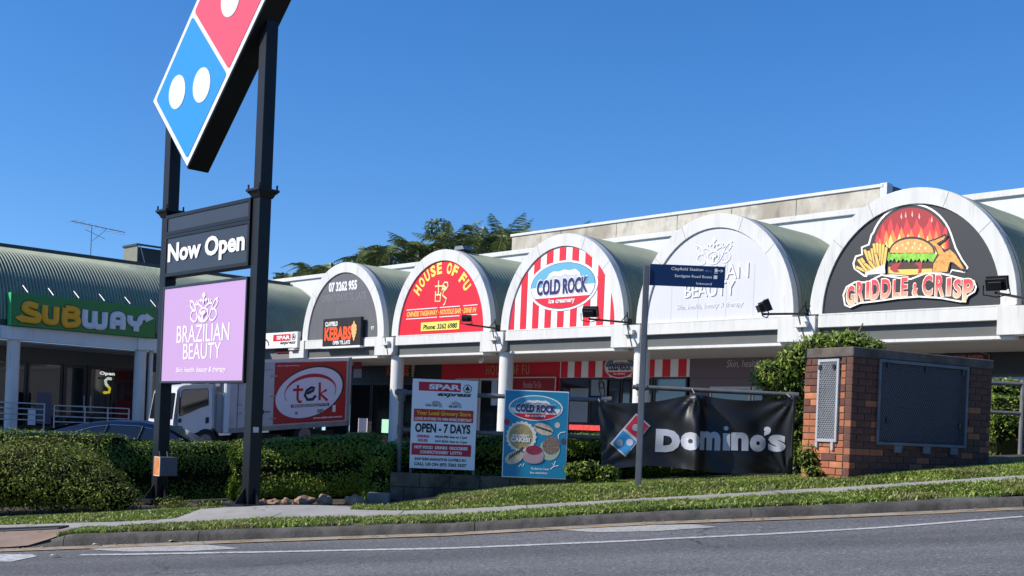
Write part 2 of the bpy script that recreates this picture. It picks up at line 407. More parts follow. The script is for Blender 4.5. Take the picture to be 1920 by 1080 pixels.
# joints across the footpath: thin dark saw cuts
mb = MB()
for X in np.arange(-5.6, 9, 1.45):
    mb.grid([[(X, y, gz(X, y)+.0115) for y in (13.02, 13.4, 13.93)], [(X+.012, y, gz(X+.012, y)+.0115) for y in (13.02, 13.4, 13.93)]])
solo('footpath_joints', mb, mat('joint_dirt', (.05,.045,.035), .95), None, None, kind='structure')
# painted edge line and the worn yellowish edge along the gutter
def stripe(name, pts, wd, lift, material, taper=None):
    Q = [onground(x, y) for x, y in pts]; P = [[], []]
    for i in range(len(Q)-1):
        for t in np.linspace(0, 1, 10, endpoint=(i == len(Q)-2)):
            X = Q[i][0]*(1-t)+Q[i+1][0]*t; Y = Q[i][1]*(1-t)+Q[i+1][1]*t
            P[0].append((X, Y-wd/2, gz(X, Y-wd/2)+lift)); P[1].append((X, Y+wd/2, gz(X, Y+wd/2)+lift))
    return solo(name, MB().grid(P), material, None, None, kind='structure')
stripe('road_edge_line', [(150,1041),(243,1040),(480,1036),(720,1031),(960,1024),(1200,1014),(1440,1002),(1680,988),(1919,969)], .10, .005, LINEW)
mb = MB()
Q = [onground(*p) for p in [(-140,1040),(60,1040),(70,1044),(20,1054),(-140,1054)]]
mb.add([(X, Y, gz(X, Y)+.0055) for X, Y in Q], [(4,3,2,1,0)])
solo('painted_island_nose', mb, LINEW, None, None, kind='structure')
def strip_const(name, y0, y1, lift, material):
    P = [[(X, y, gz(X, y)+lift) for X in XF if -12 < X < 12] for y in (y0, y1)]
    return solo(name, MB().grid(P), material, None, None, kind='structure')
strip_const('gutter_edge_stain', 11.93, 11.975, .010, LINEY)
# pale patches of worn road near the gutter
PATCH = mat('worn_pale_patch', (.42,.4,.36), .9, var=.2, vs_=12, stain=[(60, .5, .62, (.14,.14,.14), .7)])
for pts in ([(150,1027),(230,1024),(330,1021),(390,1022),(450,1029),(360,1034),(240,1035),(180,1032)],
            [(1045,994),(1130,990),(1230,985),(1300,984),(1345,989),(1240,996),(1120,999)]):
    Q = [onground(*p) for p in pts]
    solo('worn_road_patch', MB().add([(X, Y, gz(X, Y)+.005) for X, Y in Q][::-1], [tuple(range(len(Q)))]), PATCH, None, None, kind='structure')
# storm water grate at the left edge
g = thing('drain_grate', 'long dark steel grate set across the footpath at the lower left corner', 'drain grate', W, (-6.6, 13.2, gz(-6.6, 13.2)))
gm = mat('grate_iron', (.03,.03,.032), .6)
z = lambda X, Y: gz(X, Y)
mb = MB(); P = [[(X, y, gz(X, y)+.011) for X in np.linspace(-8.6, -5.0, 12)] for y in (13.08, 13.36)]
part('pit', MB().grid(P), DARK, g)
mb = MB()
for y in (13.07, 13.36):
    mb.tube([(X, y, gz(X, y)+.018) for X in np.linspace(-8.6, -5.0, 12)], .014, 4)
part('grate_frame', mb, gm, g)
bar = None
for X in np.arange(-8.56, -5.0, .045):
    mb = MB().box(X-.007, X+.007, 13.08, 13.35, gz(X, 13.2)+.012, gz(X, 13.2)+.03)
    if bar is None:
        bar = part('grate_bar', mb, gm, g); X0 = X; z0 = gz(X, 13.2)
    else:
        c = bar.copy(); C.objects.link(c); c.location = (X-X0, 0, gz(X, 13.2)-z0)
# leaves on the road
for (x, y, lab) in ((333,1017,'dry cream leaf lying in the gutter near the left kerb'), (190,1024,'thin pale twig leaf lying below the left kerb'), (112,1045,'small white litter scrap on the road left of the line')):
    X, Y = onground(x, y); zz = gz(X, Y)
    mb = MB().grid([[(X-.09+.045*i, Y-.02*math.sin(i*.8)-.02+.04*j, zz+.012+.018*math.sin(i*1.3+j)) for i in range(5)] for j in range(2)])
    solo('fallen_leaf' if x != 112 else 'litter_scrap', mb, mat('dry_leaf', (.55,.48,.3), .7), lab, 'leaf' if x != 112 else 'litter')

# ---------------------------------------------------------------- right wing of the shopping centre (five arched bays)
ox, oy, _ = atY(567, 639, 44.5)
B = Frame(ox, oy, -46.25)
A_o = atY(30, 638, 40.34)
A = Frame(A_o[0], A_o[1], 43.75)
BAY = 5.5; SP = 3.16
wing = thing('arcade_building', 'white single storey shopping arcade with arched sign bays and green barrel roofs', 'building', B, (0, 0, -.7))
def arc(cx, rx, rz, z0, n=40, a0=0, a1=PI): return [(cx+rx*math.cos(a0+(a1-a0)*i/n), z0+rz*math.sin(a0+(a1-a0)*i/n)) for i in range(n+1)]
CX, RX, RZ = 2.53, 2.53, 2.78
ring0 = None
def bay_copy(o, k):
    c = o.copy(); C.objects.link(c); c.location = (k*BAY, 0, 0); return c
protos = []
mb = MB().band(arc(CX, RX-.36, RZ-.37, SP), arc(CX, RX, RZ, SP), -.02, .22)
protos.append(part('arch_surround', mb, WHITE, wing, bevel=.008, smooth=True))
mb = MB().band(arc(CX, RX-.05, RZ-.05, SP), arc(CX, RX+.012, RZ+.012, SP), .22, .34)
protos.append(part('roof_edge_flashing', mb, FLASH, wing, smooth=True))
def corr_arc(R1, R2, cx, z0, y0, y1, a0, a1, pitch=.14, amp=.036, na=34, sp=6, flip=False):
    ny = int((y1-y0)/pitch*sp); P = []
    for i in range(na+1):
        t = a0+(a1-a0)*i/na; row = []
        for j in range(ny+1):
            y = y0+(y1-y0)*j/ny; d = amp*math.cos(2*PI*(y-y0)/pitch)
            row.append((cx+(R1+d)*math.cos(t), y, z0+(R2+d)*math.sin(t)))
        P.append(row)
    return MB().grid(P)
protos.append(part('barrel_roof', corr_arc(RX-.03, RZ-.03, CX, SP, .34, 3.28, 0, PI), ROOFG, wing, smooth=True, sharp=80))
protos.append(part('fascia_beam', MB().box(.28, 4.68, -.06, .3, 2.83, 3.115).box(.28, 4.68, -.045, .3, 3.121, SP), WHITE, wing, bevel=.006))
protos.append(part('grey_fascia_panel', MB().box(.26, 4.7, .09, .24, 2.5, 2.83), GREYBAND, wing))
protos.append(part('lower_fascia_trim', MB().box(.45, 5.0, .0, .3, 2.425, 2.497), WHITE, wing, bevel=.004))
pier = MB().prism([(4.685, 2.5), (5.62, 2.5), (5.74, 2.62), (5.74, 3.115), (4.685, 3.115)], -.12, .3)
pier.box(4.69, 5.06, -.075, .3, 3.121, SP)
pr = part('pier_block', pier, WHITE, wing, bevel=.008)
protos.append(pr)
col = MB().cyl((5.52, .28, -.7), (5.52, .28, 2.44), .225, 28)
protos.append(part('column', col, WHITE, wing, smooth=True))
protos.append(part('column_collar', MB().cyl((5.52, .28, 2.36), (5.52, .28, 2.50), .24, 24), WHITE, wing, smooth=True))
mb = MB()
for a_ in (.72, 1.2, 2.0, 2.45):
    ca, sa = math.cos(a_), math.sin(a_); u = (-sa*.006, ca*.006)
    q = [(CX+(RX-.355)*ca, SP+(RZ-.365)*sa), (CX+(RX-.005)*ca, SP+(RZ-.005)*sa)]
    mb.flat([(q[0][0]-u[0], q[0][1]-u[1]), (q[1][0]-u[0], q[1][1]-u[1]), (q[1][0]+u[0], q[1][1]+u[1]), (q[0][0]+u[0], q[0][1]+u[1])], -.0225)
protos.append(part('panel_joints', mb, mat('sealant_joint', (.3,.3,.28), .9), wing, kind='stuff'))
for kx in range(1, 6):
    for p in protos: bay_copy(p, kx)
# beam ends left of the first arch
part('fascia_beam', MB().box(-3.2, .27, .10, .3, 2.5, 3.1), mat('grey_band_left', (.16,.16,.165), .7), wing)
part('dark_red_fascia', MB().box(-1.9, -.02, .04, .1, 2.74, 3.34), pc('maroon_board', '#5a1822', .5), wing)
part('pier_block', MB().prism([(-.72, 2.5), (.26, 2.5), (.26, 3.155), (0, 3.155), (-.02, 2.76), (-.72, 2.76)], -.10, .28), WHITE, wing, bevel=.006)
part('column', MB().cyl((-.05, .28, -.7), (-.05, .28, 2.5), .225, 24), WHITE, wing, smooth=True)
part('small_gutter_box', MB().box(-.55, -.15, -.25, .02, 2.80, 2.86), WHITE, wing)
# soffit, shop wall, floor, upper walls
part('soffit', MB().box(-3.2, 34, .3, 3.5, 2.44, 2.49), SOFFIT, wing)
part('floor_slab', MB().box(-3.2, 34, -.4, 3.6, -.9, -.64), PATH, wing)
part('upper_wall', MB().box(-7.6, 34, 3.3, 3.6, 2.6, 6.2), WHITE2, wing)
part('wall_coping', MB().box(-7.6, 34, 3.22, 3.7, 6.2, 6.36), WHITE, wing, bevel=.01)
part('flat_roof', MB().box(-3, 34, 3.6, 14, 5.9, 6.0), FLASH, wing)
mb = MB()
for kx in range(-1, 6): mb.box(kx*BAY+5.06, kx*BAY+5.5, .3, 3.3, 3.0, 3.12)
part('valley_gutter', mb, mat('gutter_dark', (.03,.035,.035), .6), wing)
# concrete parapet at the back: precast panels
par = thing('parapet_wall', 'long stained raw concrete parapet wall with white metal capping above the arches', 'wall', B, (5, 6, 5.9))
xs = [4.98, 7.6, 10.3, 13.0, 15.2, 17.6, 20.4]
for a, b in zip(xs, xs[1:]): part('concrete_panel', MB().box(a+.008, b-.008, 6, 6.2, 5.95, 7.5), CONC, par, bevel=.01)
part('wall_body', MB().box(5.0, 20.3, 6.21, 13, 5.95, 7.45), CONC, par)
part('capping', MB().box(4.94, 20.5, 5.95, 6.3, 7.502, 7.6), WHITE, par, bevel=.008)
part('end_post', MB().box(20.405, 20.62, 5.97, 6.3, 5.95, 7.62), WHITE2, par)
part('end_wall', MB().box(20.41, 20.6, 6.31, 13, 5.95, 7.58), GREYBAND, par)
# roof vent cowl on top of the second arch
solo('roof_vent', MB().prism([(0,0),(.5,0),(.42,.12),(.06,.12)], .2, .6).xf(Matrix.Translation((8.25, .1, 5.94))), FLASH, 'small grey metal vent cap on top of the red sign arch', 'roof vent', B, (8.5, .4, 5.94))
# shop fronts: wall panels between the columns at n = 3.45
segs = [(-3.2, -1.5, 'dark', .9), (-1.5, 4.21, 'kebab', 1.75), (4.21, 10.35, 'fu', 1.9), (10.35, 15.78, 'stripe', 1.9), (15.78, 20.9, 'mauve', 1.85), (20.9, 27.5, 'black', 1.9), (27.5, 34, 'black', 1.9)]
SM = {'dark': BLACK, 'kebab': BLACK, 'fu': pc('shop_red_wall', '#cc1228', .5), 'stripe': PW, 'mauve': pc('mauve_render', '#6f6068', .7), 'black': BLACK}
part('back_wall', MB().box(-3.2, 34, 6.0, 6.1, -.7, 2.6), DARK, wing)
for a, b, kd, zb in segs:
    part('shop_bulkhead', MB().box(a+.002, b-.002, 3.4, 3.5, zb, 2.6), SM[kd], wing)
    if kd == 'fu':
        # red wall on both sides of the door and window
        part('shop_wall', MB().box(7.75, 10.345, 3.41, 3.5, -.64, 1.895).box(4.22, 5.0, 3.41, 3.5, -.64, 1.895), SM[kd], wing)
        wins = [(5.0, 6.3), (6.35, 7.7)]
    elif kd == 'mauve':
        part('shop_wall', MB().box(15.8, 16.5, 3.41, 3.5, -.64, 1.845).box(19.5, 20.895, 3.41, 3.5, -.64, 1.845).box(16.5, 19.5, 3.41, 3.5, 1.6, 1.845), SM[kd], wing)
        wins = [(16.55, 18.0), (18.05, 19.45)]
    else:
        n = max(1, round((b-a)/1.35)); wins = [(a+.03+(b-a-.06)*i/n, a+.03+(b-a-.06)*(i+1)/n-.05) for i in range(n)]
    zt = {'mauve': 1.6}.get(kd, zb)
    for (u, v) in wins:
        fr_ = MB(); fm = ALUW if kd in ('mauve', 'fu') else ALU
        for q in ((u, u+.06, -.64, zt), (v-.06, v, -.64, zt), (u+.06, v-.06, zt-.07, zt), (u+.06, v-.06, -.64, -.5)): fr_.box(q[0], q[1], 3.4, 3.46, q[2], q[3])
        wf = part('shop_window', fr_, fm, wing)
        part('pane', MB().box(u+.06, v-.06, 3.425, 3.44, -.5, zt-.07), GLASS, wf)
# red and white striped bulkhead: red stripes proud of the white board
for i, s in enumerate(np.arange(10.4, 15.7, .62)):
    if abs(s-13.4) < .01: continue
    part('red_stripe', MB().box(s, s+.3, 3.385, 3.399, 1.905, 2.595), RED, wing)
# ---------------------------------------------------------------- arch signs
def cap(poly_cx, rx, rz, z0=SP, n=40): return arc(poly_cx, rx, rz, z0, n)
def tymp(k, name, m, label, cat='sign', rx=RX-.37, rz=RZ-.38):
    t = thing(name, label, cat, B, (k*BAY+CX, .03, SP), group=None)
    part('sign_board', MB().prism(cap(k*BAY+CX, rx, rz, SP+.002), .03, .08), m, t)
    return t
def at(k, x, y, n=.03): return B.at(x, y, n)
# 0: grey kebab arch
GT = mat('grey_painted_board', (.115,.117,.125), .6, var=.06, vs_=2, stain=[(2, .55, .8, (.17,.17,.18), .6)], stretch=(4, 4, .4))
t0 = tymp(0, 'arch_sign', GT, 'plain grey arch board with a white phone number, leftmost of the arches')
mb = MB(); ptext(mb, B, '07 3262 955', (617,530), (669,543), .026, bold=.042); part('lettering', mb, PW, t0)
mb = MB(); ptext(mb, B, 'OPEN 7 DAYS TIL LATE', (603,554), (686,560), .026, bold=.03); part('faded_lettering', mb, pc('faded_grey', '#78747a'), t0)
mb = MB(); ptext(mb, B, 'Y7', (695,612), (701,618), .026, bold=.03); part('small_mark', mb, PW, t0)
# kebab sign box
kb = thing('shop_sign', 'black box sign with orange kebab lettering at the foot of the grey arch', 'sign', B, (2, -.2, 2.8))
s0, z1 = B.at(606, 601, -.2); s1, z0 = B.at(675, 646, -.2)
z1 += .05; z0 -= .02
part('sign_box', MB().box(s0, s1, -.2, -.07, z0, z1), BLACK, kb, bevel=.01)
part('bottom_ledge', MB().box(s0-.03, s1+.01, -.22, .03, z0-.07, z0-.003), PW, kb)
OR = pc('kebab_orange', '#ff5a28')
mb = MB(); ptext(mb, B, 'KEBABS', (609,614), (658,637), -.205, bold=.042); part('orange_lettering', mb, OR, kb)
mb = MB(); ptext(mb, B, 'CLAYFIELD', (610,604), (633,611), -.205, bold=.042); ptext(mb, B, "OPEN 'TIL LATE", (624,639), (656,645), -.205, bold=.042); part('white_lettering', mb, PW, kb)
mb = MB()
for i, (y, r) in enumerate(((607, .05), (612, .16), (618, .17), (624, .15), (629, .10), (634, .05))):
    s, z = B.at(664, y, -.205); mb.disc(s, z, r, .10, -.212-.002*i, seg=14)
part('kebab_picture', mb, pc('kebab_tan', '#e8b070'), kb)
# 1: House of Fu
t1 = tymp(1, 'arch_sign', RED, 'red arch board with curved yellow letters and a drawn hand holding chopsticks')
mb = MB(); cs, cz = B.at(826, 588, .026)
word = 'HOUSE OF FU'; n = len(word)
wts = [1, 1, 1, 1, 1, .55, 1, .9, .55, .9, 1]; tot = sum(wts); acc = 0
for ch, wt in zip(word, wts):
    u = (acc+wt/2)/tot; acc += wt
    if ch == ' ': continue
    th = math.radians(62)*(1-2*u); R = 1.50
    M = Matrix.Translation((cs+R*math.sin(-th), 0, cz+R*math.cos(th)*1.0)) @ Matrix.Rotation(-th, 4, 'Y')
    text(mb, ch, -.125, .125, -.18, .2, .026, bold=.042, M=M)
part('curved_lettering', mb, YEL, t1)
mb = MB(); bx = lambda x, y: (lambda q: (q[0], .02, q[1]))(B.at(x, y, .02))
for pl in ([(822.5,526),(822,552)], [(816,537),(834,536)], [(817,546),(816,565),(825,565),(827,548)], [(818,553),(826,553)],
           [(829,545),(831,534),(834,529),(839,530),(840,536),(837,542),(832,546),(830,554),(837,560),(834,570),(831,572)], [(832,537),(838,541)], [(831,541),(836,544)]):
    mb.tube([bx(*p) for p in pl], .027, 6, flat=.3)
part('hand_drawing', mb, YCREAM, t1)
mb = MB(); sa_, z1_ = B.at(763, 585, .026); z0_ = B.at(763, 594.5, .026)[1]; sb_ = B.at(893, 584, .026)[0]; text(mb, 'CHINESE TAKEAWAY · NOODLE BAR · DINE IN', sa_, sb_, z0_, z1_, .026, bold=.035, shear=.2)
part('lettering', mb, pc('print_gold', '#f0c050'), t1)
mb = MB()
for y0 in (581.5, 598.5):
    for xa, xb in ((762,820), (824,862), (868,895)):
        zc_ = B.at(762, y0, .02)[1]; mb.box(B.at(xa, 590, .02)[0], B.at(xb, 585, .02)[0], .018, .027, zc_-.014, zc_+.014)
part('rule_lines', mb, PW, t1, kind='stuff')
a = B.at(790, 604, .02); b = B.at(861, 616, .02)
part('phone_panel', MB().box(a[0], b[0], .012, .027, b[1]-.02, a[1]-.02), YEL, t1)
mb = MB(); text(mb, 'Phone: 3262 6980', a[0]+.12, b[0]-.1, b[1]+.02, a[1]-.09, .008, bold=.03, shear=.15); part('phone_number', mb, BLACK, t1)
# 2: Cold Rock
WST = PW
t2 = tymp(2, 'arch_sign', PW, 'white arch board with red stripes and an oval ice creamery logo')
c2 = 2*BAY+CX; rx, rz = RX-.385, RZ-.395
for i in range(-4, 5):
    s = c2+i*.525-.0
    a, b = s-.13, s+.13
    top = lambda q: SP+rz*math.sqrt(max(0, 1-((q-c2)/rx)**2))
    if top(a) < SP+.3 and top(b) < SP+.3: continue
    N = 6; up = [(a+(b-a)*j/N, top(a+(b-a)*j/N)) for j in range(N+1)]
    part('red_stripe', MB().prism([(a, SP+.01)]+up+[(b, SP+.01)], .018, .029), RED, t2)
def cold_rock(mbp, root, fr, cs, cz, rx, rz, n, dn=-1, small=False):
    """oval ice cream logo built of stacked plates; n is the face plane, plates come towards the viewer"""
    e = .004*dn
    def P(name, mb, m): return part(name, mb, m, root)
    P('oval_border', MB().disc(cs, cz, rx*1.09, rz*1.11, n+e, seg=48), PW)
    P('oval_outline', MB().disc(cs, cz, rx*1.02, rz*1.02, n+2*e, seg=48), mbp['teal_dark'])
    def seg_poly(z0, z1):
        Q = []
        for i in range(17):
            z = z0+(z1-z0)*i/16; Q.append((cs-rx*math.sqrt(max(0, 1-((z-cz)/rz)**2)), z))
        for i in range(17):
            z = z1+(z0-z1)*i/16; Q.append((cs+rx*math.sqrt(max(0, 1-((z-cz)/rz)**2)), z))
        return Q
    P('teal_field', MB().flat(seg_poly(cz-.02*rz, cz+.999*rz), n+3*e), mbp['teal'])
    P('white_field', MB().flat(seg_poly(cz-.5*rz, cz-.02*rz), n+3*e), PW)
    P('red_field', MB().flat(seg_poly(cz-.999*rz, cz-.5*rz), n+3*e), RED)
    rock = [(-.55,-.02),(-.5,.28),(-.42,.5),(-.3,.58),(-.15,.55),(0,.62),(.2,.56),(.38,.62),(.5,.48),(.55,.2),(.6,-.02)]
    P('rock_picture', MB().flat([(cs+p[0]*rx, cz+p[1]*rz) for p in rock], n+4*e), mbp['rock'])
    snow = [(-.52,.3),(-.42,.56),(-.3,.66),(-.1,.63),(.05,.7),(.22,.64),(.4,.68),(.54,.5),(.58,.3),(.46,.44),(.3,.42),(.1,.5),(-.05,.42),(-.25,.48),(-.42,.38)]
    P('snow_cap', MB().flat([(cs+p[0]*rx, cz+p[1]*rz) for p in snow], n+5*e), PW)
    mb = MB(); text(mb, 'COLD ROCK', cs-.82*rx, cs+.82*rx, cz-.42*rz, cz+.36*rz, n+6*e, bold=.055); P('logo_outline', mb, PW)
    mb = MB(); text(mb, 'COLD ROCK', cs-.80*rx, cs+.80*rx, cz-.38*rz, cz+.32*rz, n+7*e, bold=.042); P('logo_lettering', mb, NAVY)
    mb = MB(); text(mb, 'ice creamery', cs-.4*rx, cs+.42*rx, cz-.82*rz, cz-.55*rz, n+6*e, bold=.03); P('small_lettering', mb, PW)
CRM = dict(teal=pc('logo_teal', '#62a8c4'), teal_dark=pc('logo_teal_dark', '#28606f'), rock=pc('rock_grey', '#c0c4c8'))
a = B.at(996, 541, .018); b = B.at(1116, 541, .018); top = B.at(1056, 493, .018); bot = B.at(1056, 578, .018)
cs = (a[0]+b[0])/2; cold_rock(CRM, t2, B, cs, (top[1]+bot[1])/2, (b[0]-a[0])/2*.99, (top[1]-bot[1])/2, .016)
# 3: Brazilian Beauty, raised white letters on pale board
PALE = mat('pale_grey_board', (.60,.60,.62), .6, var=.03, vs_=1, stain=[(2, .55, .8, (.5,.51,.55), .5)], stretch=(5, 5, .4))
RAISED = mat('raised_white_letters', (.74,.74,.74), .5)
t3 = tymp(3, 'arch_sign', PALE, 'pale arch board with raised white crest and letters behind the blue street sign')
mb = MB()
ptext(mb, B, 'BRAZILIAN', (1262,503), (1404,522), .024, bold=0, ext=.02, space=1.0)
ptext(mb, B, 'BEAUTY', (1285,541), (1378,556), .024, bold=0, ext=.02)
ptext(mb, B, 'Skin, health, beauty & therapy', (1268,577), (1394,580), .024, bold=0, shear=.25, ext=.012)
# stretch the three lines to their letter heights
part('raised_lettering', MB(), RAISED, t3)
bpy.data.objects.remove([o for o in t3.children if o.name.startswith('raised_lettering')][0])
mb = MB()
def line3(body, x0, x1, ym, h, **k):
    s0, zz = B.at((x0+x1)/2, ym, .024); sa = B.at(x0, ym, .024)[0]; sb = B.at(x1, ym, .024)[0]
    text(mb, body, sa, sb, zz-h/2, zz+h/2, .024, **k)
line3('BRAZILIAN', 1262, 1404, 512, .38, bold=-.006, ext=.02)
line3('BEAUTY', 1285, 1378, 543, .36, bold=-.006, ext=.02)
line3('Skin, health, beauty & therapy', 1268, 1394, 574, .17, bold=0, shear=.25, ext=.006)
part('raised_lettering', mb, RAISED, t3)
def crest(cs, cz, h, w_, n, r, ext=.5):
    """crown and double-B crest as tubes; unit coordinates -1..1 sideways, 0..1 up"""
    mb = MB(); T = lambda p: (cs+p[0]*w_, n, cz+p[1]*h)
    def sm(pts, m=6):
        out = []; Q = [pts[0]]+pts+[pts[-1]]
        for i in range(1, len(Q)-2):
            p0, p1, p2, p3 = Q[i-1:i+3]
            for j in range(m):
                t = j/m
                out.append(tuple(.5*((2*p1[k])+(-p0[k]+p2[k])*t+(2*p0[k]-5*p1[k]+4*p2[k]-p3[k])*t*t+(-p0[k]+3*p1[k]-3*p2[k]+p3[k])*t**3) for k in (0, 1)))
        out.append(pts[-1]); return out
    for sgn in (-1, 1):
        for pl in ([(1.0,.74),(.8,.7),(.6,.5),(.42,.2),(.18,.02),(0,0)], [(.85,.72),(.95,.6),(.8,.44),(.6,.36)], [(.6,.42),(.85,.34),(.9,.16),(.68,.02),(.48,.06),(.5,.16)],
                   [(.06,.44),(.24,.54),(.42,.6),(.5,.72)], [(.3,.56),(.36,.66),(.3,.74)], [(0,.46),(.26,.38),(.3,.22),(.16,.08),(0,.04)], [(.42,.6),(.54,.58),(.6,.64)]):
            mb.tube([T((sgn*p[0], p[1])) for p in sm(pl)], r, 6, flat=ext)
    def leaf(cx, cy, a, b, y): mb.add([(cs+(cx+x)*w_, y, cz+(cy+z)*h) for x, z in ((0,-b),(a,0),(0,b),(-a,0))], [(0,1,2,3)])
    for i, q in enumerate(((0,.88,.13,.12), (-.18,.72,.1,.07), (.18,.72,.1,.07), (0,.68,.07,.1), (0,.26,.09,.14), (-.13,.3,.06,.08), (.13,.3,.06,.08), (0,.12,.05,.06))): leaf(*q, n-r*ext-.002*i)
    return mb
s, zb = B.at(1337, 495, .024); _, zt = B.at(1337, 444, .024); sa = B.at(1305, 470, .024)[0]; sb = B.at(1373, 470, .024)[0]
part('raised_crest', crest((sa+sb)/2, zb, zt-zb, (sb-sa)/2, .024, .022, .5), RAISED, t3, smooth=True)
mb = MB()
for q in (-1.35, -.45, .45, 1.3): mb.box(3*BAY+CX+q, 3*BAY+CX+q+.010, .0285, .0297, SP+.02, SP+RZ*.5+(.6 if abs(q) < 1 else 0))
part('board_joints', mb, pc('joint_grey', '#a8a8ae'), t3)
# 4: Griddle & Crisp
CHAR = mat('charcoal_arch_board', (.019,.021,.027), .55, var=.06, vs_=2)
t4 = tymp(4, 'arch_sign', CHAR, 'black arch board with a flaming burger picture above red and cream letters')
cr5 = (1560, 370, 4.91)
def gp(name, pts, n, m, c=cr5):
    return part(name, MB().flat(ppoly(B, pts, n, c), n), m, t4)
CREAM = pc('logo_cream', '#fff6e4')
def ellpts(cx, cy, rx, ry, a0, a1, n=24): return [(cx+rx*math.cos(math.radians(a0+(a1-a0)*i/n)), cy-ry*math.sin(math.radians(a0+(a1-a0)*i/n))) for i in range(n+1)]
outer = [(280,735),(250,700),(185,650),(175,600),(190,540),(255,510),(250,450),(315,425),(340,350)] + ellpts(735, 480, 405, 440, 160, 22, 20) + [(1150,440),(1220,560),(1268,640),(1255,690),(1260,710)] + [(1330,740),(1350,800),(1340,870),(1265,930),(1245,990),(1180,985),(1000,955),(800,945),(600,960),(400,985),(250,1010),(165,1048),(110,990),(85,900),(110,810),(190,765)]
inner = [(300,715),(215,650),(205,610),(225,550),(285,530),(280,465),(345,440),(370,350)] + ellpts(735, 485, 375, 415, 158, 22, 20) + [(1130,470),(1190,580),(1240,645),(1215,680),(1100,660),(1080,690),(700,705)]
def offset(poly, d):
    A = sum(poly[i][0]*poly[(i+1)%len(poly)][1]-poly[(i+1)%len(poly)][0]*poly[i][1] for i in range(len(poly))); sg = 1 if A > 0 else -1; out = []
    n = len(poly)
    for i in range(n):
        a, b, c = poly[i-1], poly[i], poly[(i+1)%n]
        u = (b[0]-a[0], b[1]-a[1]); v = (c[0]-b[0], c[1]-b[1]); lu = math.hypot(*u) or 1; lv = math.hypot(*v) or 1
        nx = u[1]/lu+v[1]/lv; ny = -u[0]/lu-v[0]/lv; l = math.hypot(nx, ny) or 1; out.append((b[0]+sg*d*nx/l, b[1]+sg*d*ny/l))
    return out
gp('logo_outline', offset(inner, 17), .026, CREAM)
gp('logo_black_ground', inner, .023, CHAR)
gp('flame_disc', ellpts(735, 480, 350, 385, 168, 8, 24)+[(1080,520),(400,520)], .020, pc('flame_dark_red', '#a51d28'))
def flame(base, tips, n, m, name):
    pts = [(tips[0][0]-20, base)]
    for i, (x, y) in enumerate(tips):
        pts += [(x-18, y+60), (x, y), (x+16, y+55)]
        if i < len(tips)-1: pts.append(((x+tips[i+1][0])/2, max(y, tips[i+1][1])+110))
    pts.append((tips[-1][0]+20, base)); gp(name, pts, n, m)
flame(500, [(420,330),(470,240),(540,190),(600,230),(690,190),(780,190),(900,180),(970,210),(1045,260)], .017, pc('flame_red', '#f03a3a'), 'flame_red')
flame(500, [(440,370),(500,300),(560,290),(640,270),(730,290),(820,270),(900,300),(960,300),(1030,360)], .014, pc('flame_orange', '#ff8a3c'), 'flame_orange')
flame(500, [(500,400),(540,340),(620,330),(700,330),(800,330),(880,350),(1020,430)], .011, pc('flame_yellow', '#ffe07a'), 'flame_yellow')
for i, (x, y) in enumerate(((640,150),(740,130),(805,150),(920,180),(680,140))):
    gp('flame_spark', [(x-10, y+30), (x, y-10), (x+8, y+35), (x, y+55)], .012-.0004*i, pc('spark_pink', '#ffb0a0'))
gp('bun_outline', ellpts(735, 515, 215, 155, 180, 0), .008, CHAR)
BUN = mat('bun_orange', H('#f0a860'), .6, var=.2, vs_=9)
gp('bun', ellpts(735, 510, 200, 128, 180, 0), .005, BUN)
for i, (u, v) in enumerate(((600,470),(650,440),(700,425),(760,425),(815,440),(860,470),(680,470),(740,460),(800,475))): gp('sesame_seed', ellpts(u, v, 9, 14, 0, 330, 8), .003, pc('seed_cream', '#ffdf9c'))
gp('bun_bottom', [(520,640),(960,640),(930,700),(700,715),(520,700)], .005, pc('cheese_yellow', '#f6c95e'))
gp('patty', [(530,605),(940,600),(935,655),(540,665)], .002, mat('patty_brown', (.1,.045,.03), .7, var=.4, vs_=10))
gp('bacon', [(560,615),(640,595),(600,660),(620,690),(570,690),(530,660)], -.001, pc('bacon_red', '#b03030'))
gp('bacon', [(760,600),(830,600),(820,690),(790,700),(800,640)], -.0015, pc('bacon_red2', '#b83434'))
let = [(470,560),(500,520)]
for i in range(12): let += [(520+i*38, 515 if i % 2 else 500), (540+i*38, 522)]
let += [(975,520),(965,590),(930,600)]
for i in range(11): let += [(900-i*38, 585+(i % 3)*8), (880-i*38, 560+(i % 2)*12)]
let += [(490,640),(465,610)]
gp('lettuce', let, -.004, mat('lettuce_green', H('#86c440'), .6, var=.35, vs_=14))
# fries
FR = pc('fries_yellow', '#f4c560')
for i, (x, y, tx, ty) in enumerate(((330,690,222,640),(320,680,240,572),(360,690,268,560),(365,650,300,482),(385,670,335,492),(400,640,365,470),(415,650,385,425),(432,650,415,418),(445,640,446,424),(460,640,472,432),(475,640,500,460),(395,690,300,610),(420,690,340,585),(440,680,400,520))):
    L = math.hypot(tx-x, ty-y); dx, dy = (tx-x)/L, (ty-y)/L; px, py = -dy*12, dx*12
    gp('french_fry_edge', [(x-px*1.45, y-py*1.45), (x+px*1.45, y+py*1.45), (tx+dx*5+px*1.45, ty+dy*5+py*1.45), (tx+dx*5-px*1.45, ty+dy*5-py*1.45)], -.002-.0016*i, BLACK)
    gp('french_fry', [(x-px, y-py), (x+px, y+py), (tx+px, ty+py), (tx-px, ty-py)], -.0028-.0016*i, FR)
gp('fries_cup', [(300,715),(310,690),(485,615),(490,700)], -.027, PW)
CHK = mat('fried_chicken', H('#e9a050'), .6, var=.35, vs_=16)
